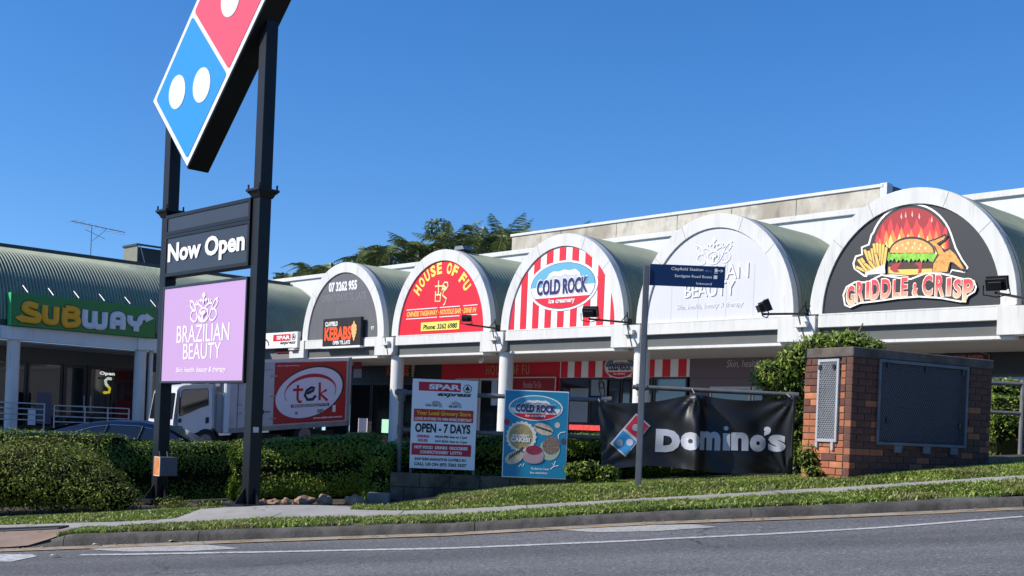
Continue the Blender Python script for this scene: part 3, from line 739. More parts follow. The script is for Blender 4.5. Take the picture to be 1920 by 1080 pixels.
gp('chicken_edge', [(880,400),(960,375),(1040,335),(1070,350),(1040,400),(980,440),(1040,480),(1090,460),(1150,520),(1235,665),(1200,680),(1130,620),(1090,600),(1075,690),(920,700),(925,600),(970,520),(930,440)], -.006, BLACK)
gp('chicken_wing', [(895,410),(960,390),(1045,355),(1030,385),(960,425),(1010,470),(1030,510),(1085,480),(1135,525),(1215,655),(1190,660),(1120,600),(1085,590),(1060,685),(925,690),(935,610),(985,530),(950,450)], -.009, CHK)
# lettering plate
plate = [(110,990),(95,900),(125,820),(200,775),(320,775),(450,700),(600,730),(720,740),(860,690),(1000,690),(1200,740),(1310,760),(1335,820),(1320,870),(1250,915),(1235,975),(1180,970),(1000,935),(800,925),(600,940),(400,965),(250,985),(165,1025)]
plate2 = [(125,985),(112,900),(140,830),(210,790),(330,790),(455,722),(600,748),(725,760),(860,708),(1000,708),(1200,758),(1300,775),(1318,825),(1305,862),(1238,905),(1222,955),(1180,950),(1000,918),(800,905),(600,920),(400,948),(250,965),(165,1003)]
gp('lettering_plate', offset(plate2, 16), -.028, CREAM); gp('lettering_ground', plate2, -.030, CHAR)
mt = mat('griddle_letters', H('#f6b090'), .5)
t_ = mt.node_tree; tc_ = t_.nodes.new('ShaderNodeTexCoord'); sx_ = t_.nodes.new('ShaderNodeSeparateXYZ'); mr_ = t_.nodes.new('ShaderNodeMapRange'); mx_ = t_.nodes.new('ShaderNodeMix'); mx_.data_type = 'RGBA'
t_.links.new(tc_.outputs['Object'], sx_.inputs[0]); t_.links.new(sx_.outputs[2], mr_.inputs[0]); mr_.inputs[1].default_value = .18; mr_.inputs[2].default_value = .52
mx_.inputs[6].default_value = (*H('#f9cfa0'), 1); mx_.inputs[7].default_value = (*H('#d8404a'), 1); t_.links.new(mr_.outputs[0], mx_.inputs[0]); t_.links.new(mx_.outputs[2], t_.nodes['Principled BSDF'].inputs['Base Color'])
mo = pc('letter_edge', '#ffe8d0')
def gletters(body, xs, yc, hs, off, m, nm, bold):
    mb = MB()
    for ch, (x0, x1), y, h in zip(body, xs, yc, hs):
        s0, zc = B.at(cr5[0]+x0/cr5[2], cr5[1]+y/cr5[2], off); s1 = B.at(cr5[0]+x1/cr5[2], cr5[1]+y/cr5[2], off)[0]
        hh = h/cr5[2]/82*1.0
        text(mb, ch, s0, s1, zc-hh/2, zc+hh/2, off, bold=bold)
    part(nm, mb, m, t4)
G = 'GRIDDLE&CRISP'
gx = [(128,212),(218,300),(306,350),(356,440),(448,545),(556,625),(630,700),(735,795),(828,930),(945,1040),(1048,1100),(1112,1195),(1200,1305)]
gy = [905,870,855,850,840,838,825,848,815,815,825,840,855]; gh = [180,185,155,180,170,150,165,105,180,185,150,160,190]
gletters(G, gx, gy, [h+22 for h in gh], -.033, mo, 'letter_edges', .06)
gletters(G, [(a+7, b-7) for a, b in gx], gy, [h+4 for h in gh], -.036, mt, 'lettering', .035)
# lower repeat of the shop names on the bulkheads under the awning
us = thing('shop_sign', 'unlit kebab shop name in orange on the black wall under the awning', 'sign', B, (2.6, 3.38, 2.2))
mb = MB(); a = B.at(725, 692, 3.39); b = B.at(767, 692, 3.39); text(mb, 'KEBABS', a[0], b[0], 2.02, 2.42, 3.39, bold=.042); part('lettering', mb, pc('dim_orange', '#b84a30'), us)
a = B.at(770, 690, 3.39)
mb = MB()
for i in range(5): mb.disc(a[0]+.15, 2.42-i*.1, .12-.012*i, .05, 3.388-.001*i, seg=12)
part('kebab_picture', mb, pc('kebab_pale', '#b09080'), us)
us = thing('shop_sign', 'thin gold letters on the red shop wall under the awning', 'sign', B, (7, 3.38, 2.2))
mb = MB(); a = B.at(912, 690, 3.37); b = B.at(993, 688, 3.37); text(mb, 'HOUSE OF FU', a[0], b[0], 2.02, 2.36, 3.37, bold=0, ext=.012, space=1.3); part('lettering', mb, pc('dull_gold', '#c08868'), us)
us = thing('wall_banner', 'red banner with pale frame reading Noodles on the red shop wall', 'banner', B, (8.8, 3.3, 1.2))
a = B.at(953, 707, 3.3); b = B.at(1041, 735, 3.3)
part('banner_sheet', MB().box(a[0]+.04, b[0]-.04, 3.32, 3.33, .9, a[1]-.04), pc('banner_red', '#8c0f1c'), us)
mb = MB()
for q in ((a[0], a[0]+.04, .9, a[1]), (b[0]-.04, b[0], .6, a[1]), (a[0]+.04, b[0]-.04, a[1]-.04, a[1])): mb.box(q[0], q[1], 3.31, 3.34, q[2], q[3])
part('banner_frame', mb, ALUW, us)
mb = MB(); text(mb, 'Noodles To Go', a[0]+.75, b[0]-.7, 1.55, 1.78, 3.315, bold=.02); text(mb, 'BOARDING', a[0]+.3, b[0]-.3, 1.18, 1.45, 3.315, bold=.042); part('lettering', mb, pc('dull_pink', '#b08080'), us)
us = thing('shop_sign', 'small oval ice cream logo on the red and white striped wall under the awning', 'sign', B, (13.4, 3.38, 2.2))
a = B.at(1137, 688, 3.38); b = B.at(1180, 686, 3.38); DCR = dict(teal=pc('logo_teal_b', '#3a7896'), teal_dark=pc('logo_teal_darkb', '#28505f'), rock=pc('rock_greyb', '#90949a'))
cold_rock(DCR, us, B, (a[0]+b[0])/2+.1, 2.24, (b[0]-a[0])/2+.12, .34, 3.38)
us = thing('shop_sign', 'white italic lettering Skin, health, beauty on the mauve wall', 'sign', B, (19, 3.38, 2.2))
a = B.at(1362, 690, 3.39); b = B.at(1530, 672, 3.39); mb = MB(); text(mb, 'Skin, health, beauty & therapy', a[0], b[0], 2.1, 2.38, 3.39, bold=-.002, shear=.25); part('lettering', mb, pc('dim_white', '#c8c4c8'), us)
us = thing('shop_sign', 'outlined dark red lettering on the black wall under the awning at the right edge', 'sign', B, (23, 3.38, 2.2))
a = B.at(1660, 672, 3.38); b = B.at(1856, 662, 3.38)
part('outline', MB().prism([(a[0], 2.1), (a[0]+.1, 2.4), (a[0]+1, 2.36), (a[0]+1.9, 2.5), (b[0]-.3, 2.48), (b[0], 2.38), (b[0], 2.1), (b[0]-.2, 2.0), (a[0]+.2, 1.98)], 3.37, 3.39), pc('outline_pink', '#8a6868'), us)
part('ground', MB().prism([(a[0]+.03, 2.1), (a[0]+.12, 2.37), (a[0]+1, 2.33), (a[0]+1.9, 2.47), (b[0]-.3, 2.45), (b[0]-.03, 2.36), (b[0]-.03, 2.12), (b[0]-.22, 2.03), (a[0]+.22, 2.01)], 3.362, 3.368), BLACK, us)
mb = MB(); text(mb, 'GRIDDLE & CRISP', a[0]+.15, b[0]-.15, 2.1, 2.38, 3.359, bold=.042); part('lettering', mb, pc('dark_red_letters', '#a05048'), us)
# SPAR box sign left of the first arch
sp = thing('shop_sign', 'white supermarket box sign with a small red panel left of the grey arch', 'sign', B, (-1.2, -.15, 3))
a = B.at(480, 624, -.12); b = B.at(557, 650, -.12)
part('sign_box', MB().box(a[0], b[0], -.12, .03, b[1]-.03, b[1]+.58), PW, sp, bevel=.01)
c = B.at(513, 622, -.12); d = B.at(546, 640, -.12)
zt = b[1]+.5
part('red_panel', MB().box(c[0], d[0]-.05, -.128, -.121, zt-.25, zt), RED, sp)
mb = MB(); text(mb, 'SPAR', c[0]+.25, d[0]-.08, zt-.2, zt-.05, -.132, bold=.042); part('white_lettering', mb, PW, sp)
mb = MB(); text(mb, 'express', c[0]+.5, b[0]-.1, zt-.42, zt-.29, -.125, bold=.03, shear=.3)
mb.ellring(d[0]+.16, zt-.12, .13, .13, .025, -.127, -.121); mb.flat([(d[0]+.08, zt-.17), (d[0]+.24, zt-.17), (d[0]+.16, zt-.02)], -.126)
mb.band(arc(c[0]-.6, .26, .22, zt-.42, 14), arc(c[0]-.6, .32, .28, zt-.42, 14), -.127, -.121); part('dark_lettering', mb, pc('spar_dark', '#203028'), sp)

# ---------------------------------------------------------------- flood lights on arms
def spotlight(kx, root_px, tip_px, label, yaw, hs=1.0):
    sR, zR = B.at(*root_px, .0)
    L = 1.0
    # the arm runs straight out from the wall
    best = min(np.arange(.5, 2.2, .05), key=lambda q: abs(B.at(*tip_px, -q)[0]-sR))
    L = float(best); zt = B.at(*tip_px, -L)[1]
    t = thing('flood_light', label, 'flood light', B, (sR, 0, zR), group='flood lights on arms over the arcade')
    part('arm', MB().tube([(sR, .05, zR), (sR, -L*.5, (zR+zt)/2+.0), (sR, -L, zt)], .028, 8), BLACKP, t, smooth=True)
    part('wall_bracket', MB().box(sR-.06, sR+.06, -.02, .05, zR-.1, zR+.1).tube([(sR, 0, zR), (sR, -.1, zR+.2), (sR+.02, -.12, zR+.28)], .018, 6).tube([(sR, -.35, zR), (sR, -.12, zR+.2)], .014, 6), BLACKP, t)
    M = Matrix.Translation((sR, -L, zt+.16)) @ Matrix.Rotation(math.radians(yaw), 4, 'Z') @ Matrix.Rotation(math.radians(25), 4, 'X') @ Matrix.Scale(hs, 4)
    h = MB().prism([(-.2,-.12),(.2,-.12),(.2,.13),(-.2,.13)], -.02, .12); h.prism([(-.13,-.08),(.13,-.08),(.13,.09),(-.13,.09)], -.12, -.021); h.box(-.22,.22,.121,.14,-.14,.15); h.xf(M)
    hd = part('lamp_head', h, BLACKP, t, bevel=.008)
    g_ = MB().box(-.18,.18,.141,.146,-.1,.11).xf(M); part('lamp_glass', g_, mat('lamp_glass', (.3,.31,.33), .2), hd)
    br = MB().tube([tuple(M @ Vector(p)) for p in ((-.24,0,0),(-.26,0,-.2),(0,0,-.26),(.26,0,-.2),(.24,0,0))], .014, 6); part('yoke', br, BLACKP, t)
spotlight(2, (932,616), (873,608), 'flood light standing in front of the foot of the red sign', 30, .7)
spotlight(3, (1180,605), (1105,598), 'flood light in front of the right foot of the striped arch', 25)
spotlight(4, (1514,588), (1430,589), 'black flood light in front of the pale board beside the blue street sign', -40)
spotlight(5, (1935,562), (1866,549), 'flood light at the right foot of the burger arch by the picture edge', 10)
# little conduit boxes on the pier blocks
pb = None
for kx in range(1, 5):
    q = (kx*BAY-.28, -.12, 2.86); lab = ['grey', 'red', 'striped', 'pale'][kx-1]
    t = thing('junction_box', 'small white bracket box on the pier right of the %s arch' % lab, 'junction box', B, q, group='bracket boxes on the piers')
    part('box', MB().box(q[0], q[0]+.36, -.25, -.121, 2.84, 2.9).box(q[0]+.28, q[0]+.36, -.25, -.121, 2.901, 2.97), WHITE, t)
    part('conduit', MB().tube([(q[0]+.05, -.14, 3.15), (q[0]+.12, -.14, 2.905)], .012, 5).tube([(q[0]+.16, -.14, 2.838), (q[0]+.26, -.14, 2.52)], .012, 5), GREYBAND, t)
for (x, y, lab) in ((905,676,'small white security camera under the soffit left of the second column'), (1226,668,'black dome camera beside the striped wall'), (1445,662,'black camera under the soffit above the mauve wall')):
    a = B.at(x, y, .8 if x == 905 else 3.3); n = .8 if x == 905 else 3.3
    mb = MB().cyl((a[0], n, 2.44), (a[0], n, a[1]+.02), .03, 8); mb.tube([(a[0], n, a[1]+.06), (a[0], n-.05, a[1]), (a[0], n-.12, a[1]-.06)], [.06, .075, .05], 10)
    solo('security_camera', mb, PW if x == 905 else BLACK, lab, 'camera', B, (a[0], n, 2.44), smooth=True)
# ---------------------------------------------------------------- left wing
lw = thing('arcade_wing', 'left arcade wing under a long green corrugated barrel roof, with glass shop front', 'building', A, (2, 0, -.7))
S0, S1 = -9.0, 12.66
P = []; na = 30; pitch = .118; ns = int((S1-S0)/pitch*6)
for i in range(na+1):
    t = PI - (PI/2)*i/na; row = []
    for j in range(ns+1):
        s = S0+(S1-S0)*j/ns; d = .038*math.cos(2*PI*(s-S0)/pitch)
        row.append((s, 2.85+(2.82+d)*math.cos(t), 3.17+(2.78+d)*math.sin(t)))
    P.append(row)
part('barrel_roof', MB().grid(P), ROOFG, lw, smooth=True, sharp=80)
DG = mat('dark_green_capping', (.03,.042,.04), .5)
part('ridge_capping', MB().box(S0, S1, 2.7, 3.1, 5.93, 6.13), DG, lw)
part('eave_sheet', MB().box(S0, 9.3, .04, .1, 2.97, 3.2), DG, lw)
part('roof_end_wall', MB().prism([(0,0),(0,1),(1,1),(1,0)], 0, .01), WHITE2, lw); bpy.data.objects.remove(lw.children[-1])
part('fascia_beam', MB().box(S0, 9.25, 0, .3, 2.5, 2.965), WHITE2, lw, bevel=.006)
part('roof_deck', MB().box(S0, S1, 3.1, 12, 5.8, 5.92), FLASH, lw)
part('soffit', MB().box(S0, 9.2, .3, 3.0, 2.44, 2.49), SOFFIT, lw)
part('bulkhead', MB().box(S0, 9.2, 2.9, 3.0, 1.93, 2.44), mat('olive_bulkhead', (.12,.115,.10), .8), lw)
part('floor_slab', MB().box(S0, 9.0, -.35, 3.2, -.95, -.62), mat('pale_slab', (.55,.53,.5), .8, var=.1), lw)
for s in (0.02, 4.68, 8.8, -4.6):
    part('column', MB().cyl((s, .25, -.62), (s, .25, 2.5), .215, 28), WHITE, lw, smooth=True)
part('downpipe', MB().cyl((5.12, .3, -.62), (5.12, .3, 2.5), .09, 12), WHITE, lw, smooth=True)
part('beam_block', MB().box(4.42, 5.1, -.06, 0-.001, 2.52, 2.95), WHITE2, lw); part('beam_block', MB().box(-.5, .35, -.06, -.001, 2.52, 2.95), WHITE2, lw)
for (u, v, nm) in ((-3.2, -1.0, 'w'), (-.95, .3, 'w'), (.35, 1.55, 'w'), (1.6, 2.9, 'w'), (2.95, 3.85, 'd'), (3.9, 4.8, 'd'), (4.85, 6.3, 'w'), (6.35, 8.0, 'w')):
    fr_ = MB(); tt = .13 if nm == 'd' else .07
    for q in ((u, u+tt, -.62, 1.925), (v-tt, v, -.62, 1.925), (u+tt, v-tt, 1.925-tt, 1.925), (u+tt, v-tt, -.62, -.45)): fr_.box(q[0], q[1], 2.95, 3.02, q[2], q[3])
    wf = part('door' if nm == 'd' else 'shop_window', fr_, ALU, lw)
    part('pane', MB().box(u+tt, v-tt, 2.975, 2.99, -.45, 1.925-tt), GLASS, wf)
    if nm == 'd': part('handle', MB().tube([(v-.1 if u < 3 else u+.1, 2.9, .2), (v-.1 if u < 3 else u+.1, 2.9, .75)], .02, 6), ALUW, wf)
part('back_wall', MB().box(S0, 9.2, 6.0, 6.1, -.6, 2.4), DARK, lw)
# green box sign with its own stroked letters
sw = thing('shop_sign', 'long green box sign with thick yellow and white letters ending in arrows', 'sign', A, (2.4, -.3, 2.98))
GRN = mat('sign_green', H('#08762f'), .4)
a = A.at(22, 546, -.2); b = A.at(290, 634, -.2)
x0, x1, z0, z1 = a[0], b[0], 2.97, a[1]-.03
part('sign_box', MB().box(x0, x1, -.2, .0, z0, z1), GRN, sw, bevel=.012)
part('edge_trim', MB().box(x0-.03, x0-.001, -.22, .0, z0, z1), pc('bright_edge', '#3fc070'), sw)
Wd, Hh = x1-x0, z1-z0
def SP_(u, v): return (x0+Wd*u/1200, -.215, z1-Hh*v/300*1.0)
# unit picture: 1200 x 300, y down
r = .114
Lz = {'S': [[(205,105),(130,92),(105,118),(112,148),(160,168),(205,182),(212,215),(190,238),(100,232),(62,222)]],
      'U': [[(262,88),(262,200),(282,232),(335,236),(352,210),(352,92)]],
      'B': [[(425,92),(425,238),(500,240),(528,222),(528,190),(500,166),(430,166)], [(425,94),(490,96),(520,112),(518,142),(496,164)]]}
Lw = {'W': [[(588,90),(588,200),(606,234),(650,236),(668,208),(668,96)], [(668,208),(690,238),(734,238),(752,208),(752,96)]],
      'A': [[(824,246),(824,140),(842,108),(890,106),(910,136),(910,246)], [(830,184),(904,184)]],
      'Y': [[(972,102),(972,148),(992,176),(1030,178),(1056,160),(1062,130),(1080,108),(1118,108)], [(1028,180),(1028,250)]]}
YS = pc('sign_yellow', '#e9a400', .4); WS = pc('sign_white', '#cfd2d6', .4)
for D, m in ((Lz, YS), (Lw, WS)):
    for ch, sts in D.items():
        sh = MB(); mb = MB()
        for i, st in enumerate(sts):
            mb.tube([(p[0], p[1]-.012*i, p[2]) for p in (SP_(*q) for q in smooth_path(st, 5))], r, 12, flat=.45)
            sh.tube([(p[0], p[1]+.012, p[2]) for p in (SP_(*q) for q in smooth_path(st, 5))], r*1.25, 12, flat=.12)
        part('letter', mb, m, sw, smooth=True); part('letter_edge', sh, mat('dark_green_edge', (.005,.06,.02), .5), sw)
mb = MB().prism([(SP_(u, v)[0], SP_(u, v)[2]) for u, v in ((88,190),(28,224),(88,270))], -.26, -.21); part('arrow_head', mb, YS, sw)
mb = MB().prism([(SP_(u, v)[0], SP_(u, v)[2]) for u, v in ((1110,62),(1180,108),(1110,152))], -.26, -.21); part('arrow_head', mb, WS, sw)
st = MB()
for i in range(6):
    q = A.at(50+i*48, 545+i*5.2, -.1); 
    part('stay', MB().tube([(q[0], .25, 4.42), (q[0]+.05, -.1, 4.16)], .018, 6), ALUW, sw)
# balustrade in front of the left shops
rl = thing('handrail', 'white tubular balustrade along the ramp below the green sign', 'railing', A, (1.8, -.3, -.62))
def rails(sa, sb, posts, zt=.31):
    for z in (zt, zt-.19, zt-.38, zt-.57): part('rail', MB().tube([(sa, -.3, z), (sb, -.3, z)], .022, 8), ALUW, rl, smooth=True)
    for s in posts: part('post', MB().tube([(s, -.3, -.62), (s, -.3, zt)], .026, 8), ALUW, rl, smooth=True)
rails(1.3, 4.05, (1.3, 2.4, 3.25, 4.05)); rails(-3, .95, (-3, -1.8, -.75, .95), .34)
ow = thing('window_sign', 'small lit white and yellow Open sign in the left shop window', 'sign', A, (4.4, 2.8, 1.2))
a = A.at(187, 696, 2.9); b = A.at(215, 706, 2.9)
mb = MB(); text(mb, 'Open', a[0], b[0], b[1], a[1], 2.9, bold=.042); part('lettering', mb, emis('open_white', (.9,.95,.9), .55), ow)
part('green_bar', MB().box(a[0], b[0], 2.9, 2.91, b[1]-.13, b[1]-.06), GRN, ow)
a = A.at(190, 712, 2.9); b = A.at(213, 735, 2.9); cx_, cz_ = (a[0]+b[0])/2, (a[1]+b[1])/2; hs = (b[0]-a[0])/2*.75
up = [(hs*.8, .32*1.1), (0, .36), (-hs*.5, .25), (-hs*.3, .08), (0, 0)]; dn = [(0, 0), (hs*.5, -.12), (hs*.4, -.3), (-.1, -.34), (-hs*.8, -.3)]
part('letter_top', MB().tube([(cx_+p[0], 2.9, cz_+p[1]*.8) for p in up], .055, 8, flat=.3), emis('s_white', (.85,.9,.8), .4), ow)
part('letter_bottom', MB().tube([(cx_+p[0], 2.895, cz_+p[1]*.8) for p in dn], .055, 8, flat=.3), emis('s_yellow', (.8,.66,.03), .4), ow)
def px_board(name, fr, TL, BR, n, m, label, cat, th=.02):
    a = fr.at(*TL, n); b = fr.at(*BR, n)
    return solo(name, MB().box(a[0], b[0], n, n+th, b[1], a[1]), m, label, cat, fr, (a[0], n, b[1]), bevel=.003)
px_board('notice_board', A, (70,735), (95,795), 2.0, pc('grey_panel', '#55566a'), 'grey panel standing behind the white railing below the green sign', 'panel')
px_board('poster', A, (53,768), (66,797), 1.9, PW, 'small white poster behind the railing at the left column', 'poster')
px_board('menu_board', A, (72,690), (105,712), 3.3, mat('menu_strip', (.12,.06,.04), .6, var=.5, vs_=7), 'faint menu board inside the left shop window', 'menu board')
# TV antenna
an = thing('tv_antenna', 'thin silver television antenna on a mast above the green roof', 'antenna', A, (3.76, 2.85, 6.1))
part('mast', MB().tube([(3.76, 2.85, 6.0), (3.76, 2.85, 7.25)], .018, 6), LICH, an)
part('boom', MB().tube([(2.95, 2.85, 7.34), (5.1, 2.85, 7.22)], .016, 6), LICH, an)
for i in range(9):
    s = 3.0+i*.25; l = .5-.02*i
    part('antenna_element', MB().tube([(s, 2.85-l, 7.34-.055*i*.25*2), (s, 2.85+l, 7.34-.055*i*.25*2+.02)], .009, 5), LICH, an)
part('brace', MB().tube([(3.8, 2.85, 6.7), (4.35, 2.85, 7.22)], .01, 5).tube([(3.5, 2.85, 7.1), (4.3, 2.85, 6.85)], .01, 5), LICH, an)
# plant box on the left roof
rb = thing('rooftop_box', 'olive sheet metal plant screen on the left roof beside the tall sign', 'plant box', A, (8, 6, 5.9))
OL = mat('olive_cladding', (.2,.2,.14), .6, var=.08)
part('side_sheet', MB().box(7.16, 7.2, 6, 7.3, 5.9, 7.33), OL, rb); part('back_sheet', MB().box(7.2, 9.6, 7.25, 7.3, 5.9, 7.33), OL, rb)
part('rim', MB().box(7.1, 9.7, 5.94, 6, 7.28, 7.36).box(7.1, 7.15, 6.0, 7.3, 7.28, 7.36), DG, rb); part('front_dark', MB().box(7.21, 9.6, 6.4, 6.45, 5.9, 7.28), BLACK, rb)  # black sheet paints the shade of the hollow front
part('stay', MB().tube([(7.3, 6.05, 7.3), (7.7, 6.05, 6.1)], .02, 5), ALUW, rb)

# ---------------------------------------------------------------- pylon sign
px_, py_, pz_ = atY(451.5, 945, 15.0)
PF = Frame(px_, py_, -46.25)
py = thing('pylon_sign', 'tall black two legged pylon sign with a tilted red and blue dotted box', 'pylon sign', PF, (-1.2, 0, -1.05))
def LEG(s, zb): 
    l = part('leg', MB().box(s, s+.17, 0, .17, zb, 5.6 if s > -1 else 4.45), BLACKP, py, bevel=.006)
    cl = MB().box(s-.07, s+.24, -.07, .24, 2.94, 2.97)
    cl.add([(s-.05,-.05,2.94),(s+.22,-.05,2.94),(s+.22,.22,2.94),(s-.05,.22,2.94),(s-.01,-.01,2.86),(s+.18,-.01,2.86),(s+.18,.18,2.86),(s-.01,.18,2.86)], [(0,1,2,3),(4,7,6,5),(0,4,5,1),(1,5,6,2),(2,6,7,3),(3,7,4,0)])
    part('flange_collar', cl, BLACKP, l)
    bo = MB()
    for i in (-.045, .215):
        for j in (-.045, .215): bo.cyl((s+i, j, 2.92), (s+i, j, 3.03), .014, 6)
    part('bolts', bo, BLACKP, l, kind='stuff')
    part('gusset', MB().add([(s-.15,.085,zb+.03),(s-.002,.085,zb+.03),(s-.002,.085,zb+.24)], [(0,1,2)]).add([(s-.15,.095,zb+.03),(s-.002,.095,zb+.03),(s-.002,.095,zb+.24)], [(2,1,0)]).add([(s-.15,.085,zb+.03),(s-.002,.085,zb+.24),(s-.002,.095,zb+.24),(s-.15,.095,zb+.03)], [(0,1,2,3)]), BLACKP, l)
    g2 = MB().add([(s+.085,-.15,zb+.03),(s+.085,-.002,zb+.03),(s+.085,-.002,zb+.24),(s+.095,-.15,zb+.03),(s+.095,-.002,zb+.03),(s+.095,-.002,zb+.24)], [(0,2,1),(3,4,5),(0,3,5,2),(0,1,4,3)])
    part('gusset', g2, BLACKP, l)
    g3 = MB().add([(s+.172,.085,zb+.03),(s+.32,.085,zb+.03),(s+.172,.085,zb+.24),(s+.172,.095,zb+.03),(s+.32,.095,zb+.03),(s+.172,.095,zb+.24)], [(0,1,2),(3,5,4),(1,4,5,2),(0,3,4,1)])
    part('gusset', g3, BLACKP, l)
    part('base_plate', MB().box(s-.17, s+.34, -.17, .34, zb-.03, zb+.028), BLACKP, l, bevel=.005)
    return l
LEG(0, -1.07); LEG(-2.45, -1.17)
part('sticker', MB().box(.169, .173, .03, .11, -.13, -.06).xf(Matrix.Translation((.003, 0, 0))), pc('pale_sticker', '#c8c8c8'), py)
FRM = mat('panel_frame', (.022,.023,.026), .4)
# upper blank panel and the Now Open panel
def panel(z0, z1, nm, m, s0=-2.27, s1=-.01, n0=-.03, n1=.14, fw=.045):
    b = part(nm, MB().box(s0+fw, s1-fw, n0+.012, n1, z0+fw, z1-fw), m, py)
    f_ = MB().box(s0, s1, n0, n1+.01, z0, z0+fw).box(s0, s1, n0, n1+.01, z1-fw, z1).box(s0, s0+fw, n0, n1+.01, z0+fw, z1-fw).box(s1-fw, s1, n0, n1+.01, z0+fw, z1-fw)
    part(nm+'_frame', f_, BLACKP if m is not PURPLE else FRM, b); return b
panel(2.59, 2.87, 'blank_panel', GREYP)
no = panel(2.0, 2.585, 'message_panel', GREYP)
mb = MB(); text(mb, 'Now Open', -2.17, -.11, 2.125, 2.465, -.03, bold=.036); part('lettering', mb, PW, no)
pp = panel(.50, 1.86, 'lilac_panel', PURPLE, fw=.028, s0=-2.27, s1=-.015)
PWB = pc('print_white_soft', '#fdf0ff')
mb = MB()
ptext(mb, PF, 'BRAZILIAN', (331,0), (428,1), -.03, bold=-.004); mb = MB()
def pl(body, xa, xb, ym, h, **k):
    sa = PF.at(xa, ym, -.035)[0]; sb = PF.at(xb, ym, -.035)[0]; zz = PF.at((xa+xb)/2, ym, -.035)[1]; text(mb, body, sa, sb, zz-h/2, zz+h/2, -.022, **k)
pl('BRAZILIAN', 330, 428, 624, .235, bold=0); pl('BEAUTY', 342, 412, 658, .215, bold=0); pl('Skin, health, beauty & therapy', 328, 422, 694, .09, bold=.01, shear=.3)
part('lettering', mb, PWB, pp)
s_, zb_ = PF.at(379, 603, -.03); _, zt_ = PF.at(381, 547, -.03); sa_ = PF.at(355, 575, -.03)[0]; sb_ = PF.at(408, 572, -.03)[0]
part('crest', crest((sa_+sb_)/2, zb_, zt_-zb_, (sb_-sa_)/2, -.024, .011, .3), PWB, pp, smooth=True)
# domino box: two squares standing on a corner, leaning up to the right
DN0, DN1 = -.12, .20
c0 = (-1.53, 4.53); Hd = 1.115      # half diagonal of one square, border included
sq = lambda c, h: [(c[0]-h, c[1]), (c[0], c[1]-h), (c[0]+h, c[1]), (c[0], c[1]+h)]
c1 = (c0[0]+1.02, c0[1]+1.02)
oc = Hd
body = [(c0[0]-oc, c0[1]), (c0[0], c0[1]-oc), (c1[0]+oc, c1[1]), (c1[0], c1[1]+oc)]
db = part('tilted_box', MB().prism(body, DN0, DN1), BLACKP, py, bevel=.01)
k_ = .04; body2 = [(c0[0]-oc+k_, c0[1]), (c0[0], c0[1]-oc+k_), (c1[0]+oc-k_, c1[1]), (c1[0], c1[1]+oc-k_)]
WF = mat('white_acrylic', (.75,.76,.74), .3)
part('white_face', MB().prism(body2, DN0-.008, DN0-.002), WF, db)
def rsq(c, h, rad=.05):
    out = []
    for i, (dx, dy) in enumerate(((-1,0),(0,-1),(1,0),(0,1))):
        k = h-rad*.6
        for q in (-1, 0, 1):
            an_ = math.atan2(dy, dx)+q*.6; out.append((c[0]+dx*(k-rad*.6)+rad*math.cos(an_), c[1]+dy*(k-rad*.6)+rad*math.sin(an_)))
    return out
part('blue_tile', MB().prism(rsq((c0[0], c0[1]), .96), DN0-.014, DN0-.009), BLUEL, db)
part('red_tile', MB().prism(rsq(c1, .96), DN0-.014, DN0-.009), REDL, db)
for c, rr in (((-1.88, 4.53), .235), ((-1.20, 4.50), .235), ((-.53, 5.5), .235)): part('white_dot', MB().disc(c[0], c[1], rr, rr, DN0-.020, DN0-.015, 36), WF, db)
# junction box on the left leg
jb = thing('junction_box', 'grey metal box with an orange side strapped to the left leg of the pylon', 'junction box', PF, (-2.2, -.1, -.75))
j0 = PF.at(288, 856, -.12); j1 = PF.at(300, 893, -.12); 
ORANGE = mat('orange_side', (.62,.2,.05), .8, var=.25, vs_=12, stain=[(8, .5, .7, (.7,.4,.2), .6)])  # orange face with paler blotches
bx0, bx1, bz0, bz1 = j0[0], j0[0]+.17, j1[1], j0[1]
part('box_body', MB().box(bx0+.002, bx1, -.10, .16, bz0, bz1), mat('grey_box', (.13,.14,.16), .6, var=.1, vs_=8), jb, bevel=.006)
part('orange_face', MB().box(bx0+.01, bx1-.01, -.108, -.101, bz0+.01, bz1-.01), ORANGE, jb)
part('face_rim', MB().box(bx0, bx0+.01, -.112, -.1, bz0, bz1).box(bx1-.01, bx1+.004, -.112, -.1, bz0, bz1).box(bx0+.01, bx1-.01, -.112, -.1, bz1-.01, bz1+.004).box(bx0+.01, bx1-.01, -.112, -.1, bz0-.002, bz0+.01), pc('pale_rim', '#d8c8b8'), jb)
part('cable', MB().tube([(bx0+.05, -.05, bz1), (bx0+.03, -.05, bz1+.08)], .008, 5).tube([(bx0+.15, .02, bz1), (bx0+.12, .02, bz1+.05), (bx0+.08, .04, bz1+.07)], .007, 5), GALV, jb)
# ---------------------------------------------------------------- truck
def loft(secs):
    """secs: list of closed rings with equal counts"""
    mb = MB(); n = len(secs[0]); 
    v = [p for s in secs for p in s]; f = []
    for i in range(len(secs)-1):
        for k in range(n): m = (k+1) % n; f.append((i*n+k, i*n+m, (i+1)*n+m, (i+1)*n+k))
    f += [tuple(range(n-1, -1, -1)), tuple((len(secs)-1)*n+k for k in range(n))]
    return mb.add(v, f)
TF = Frame(-8.03, 38, 42)
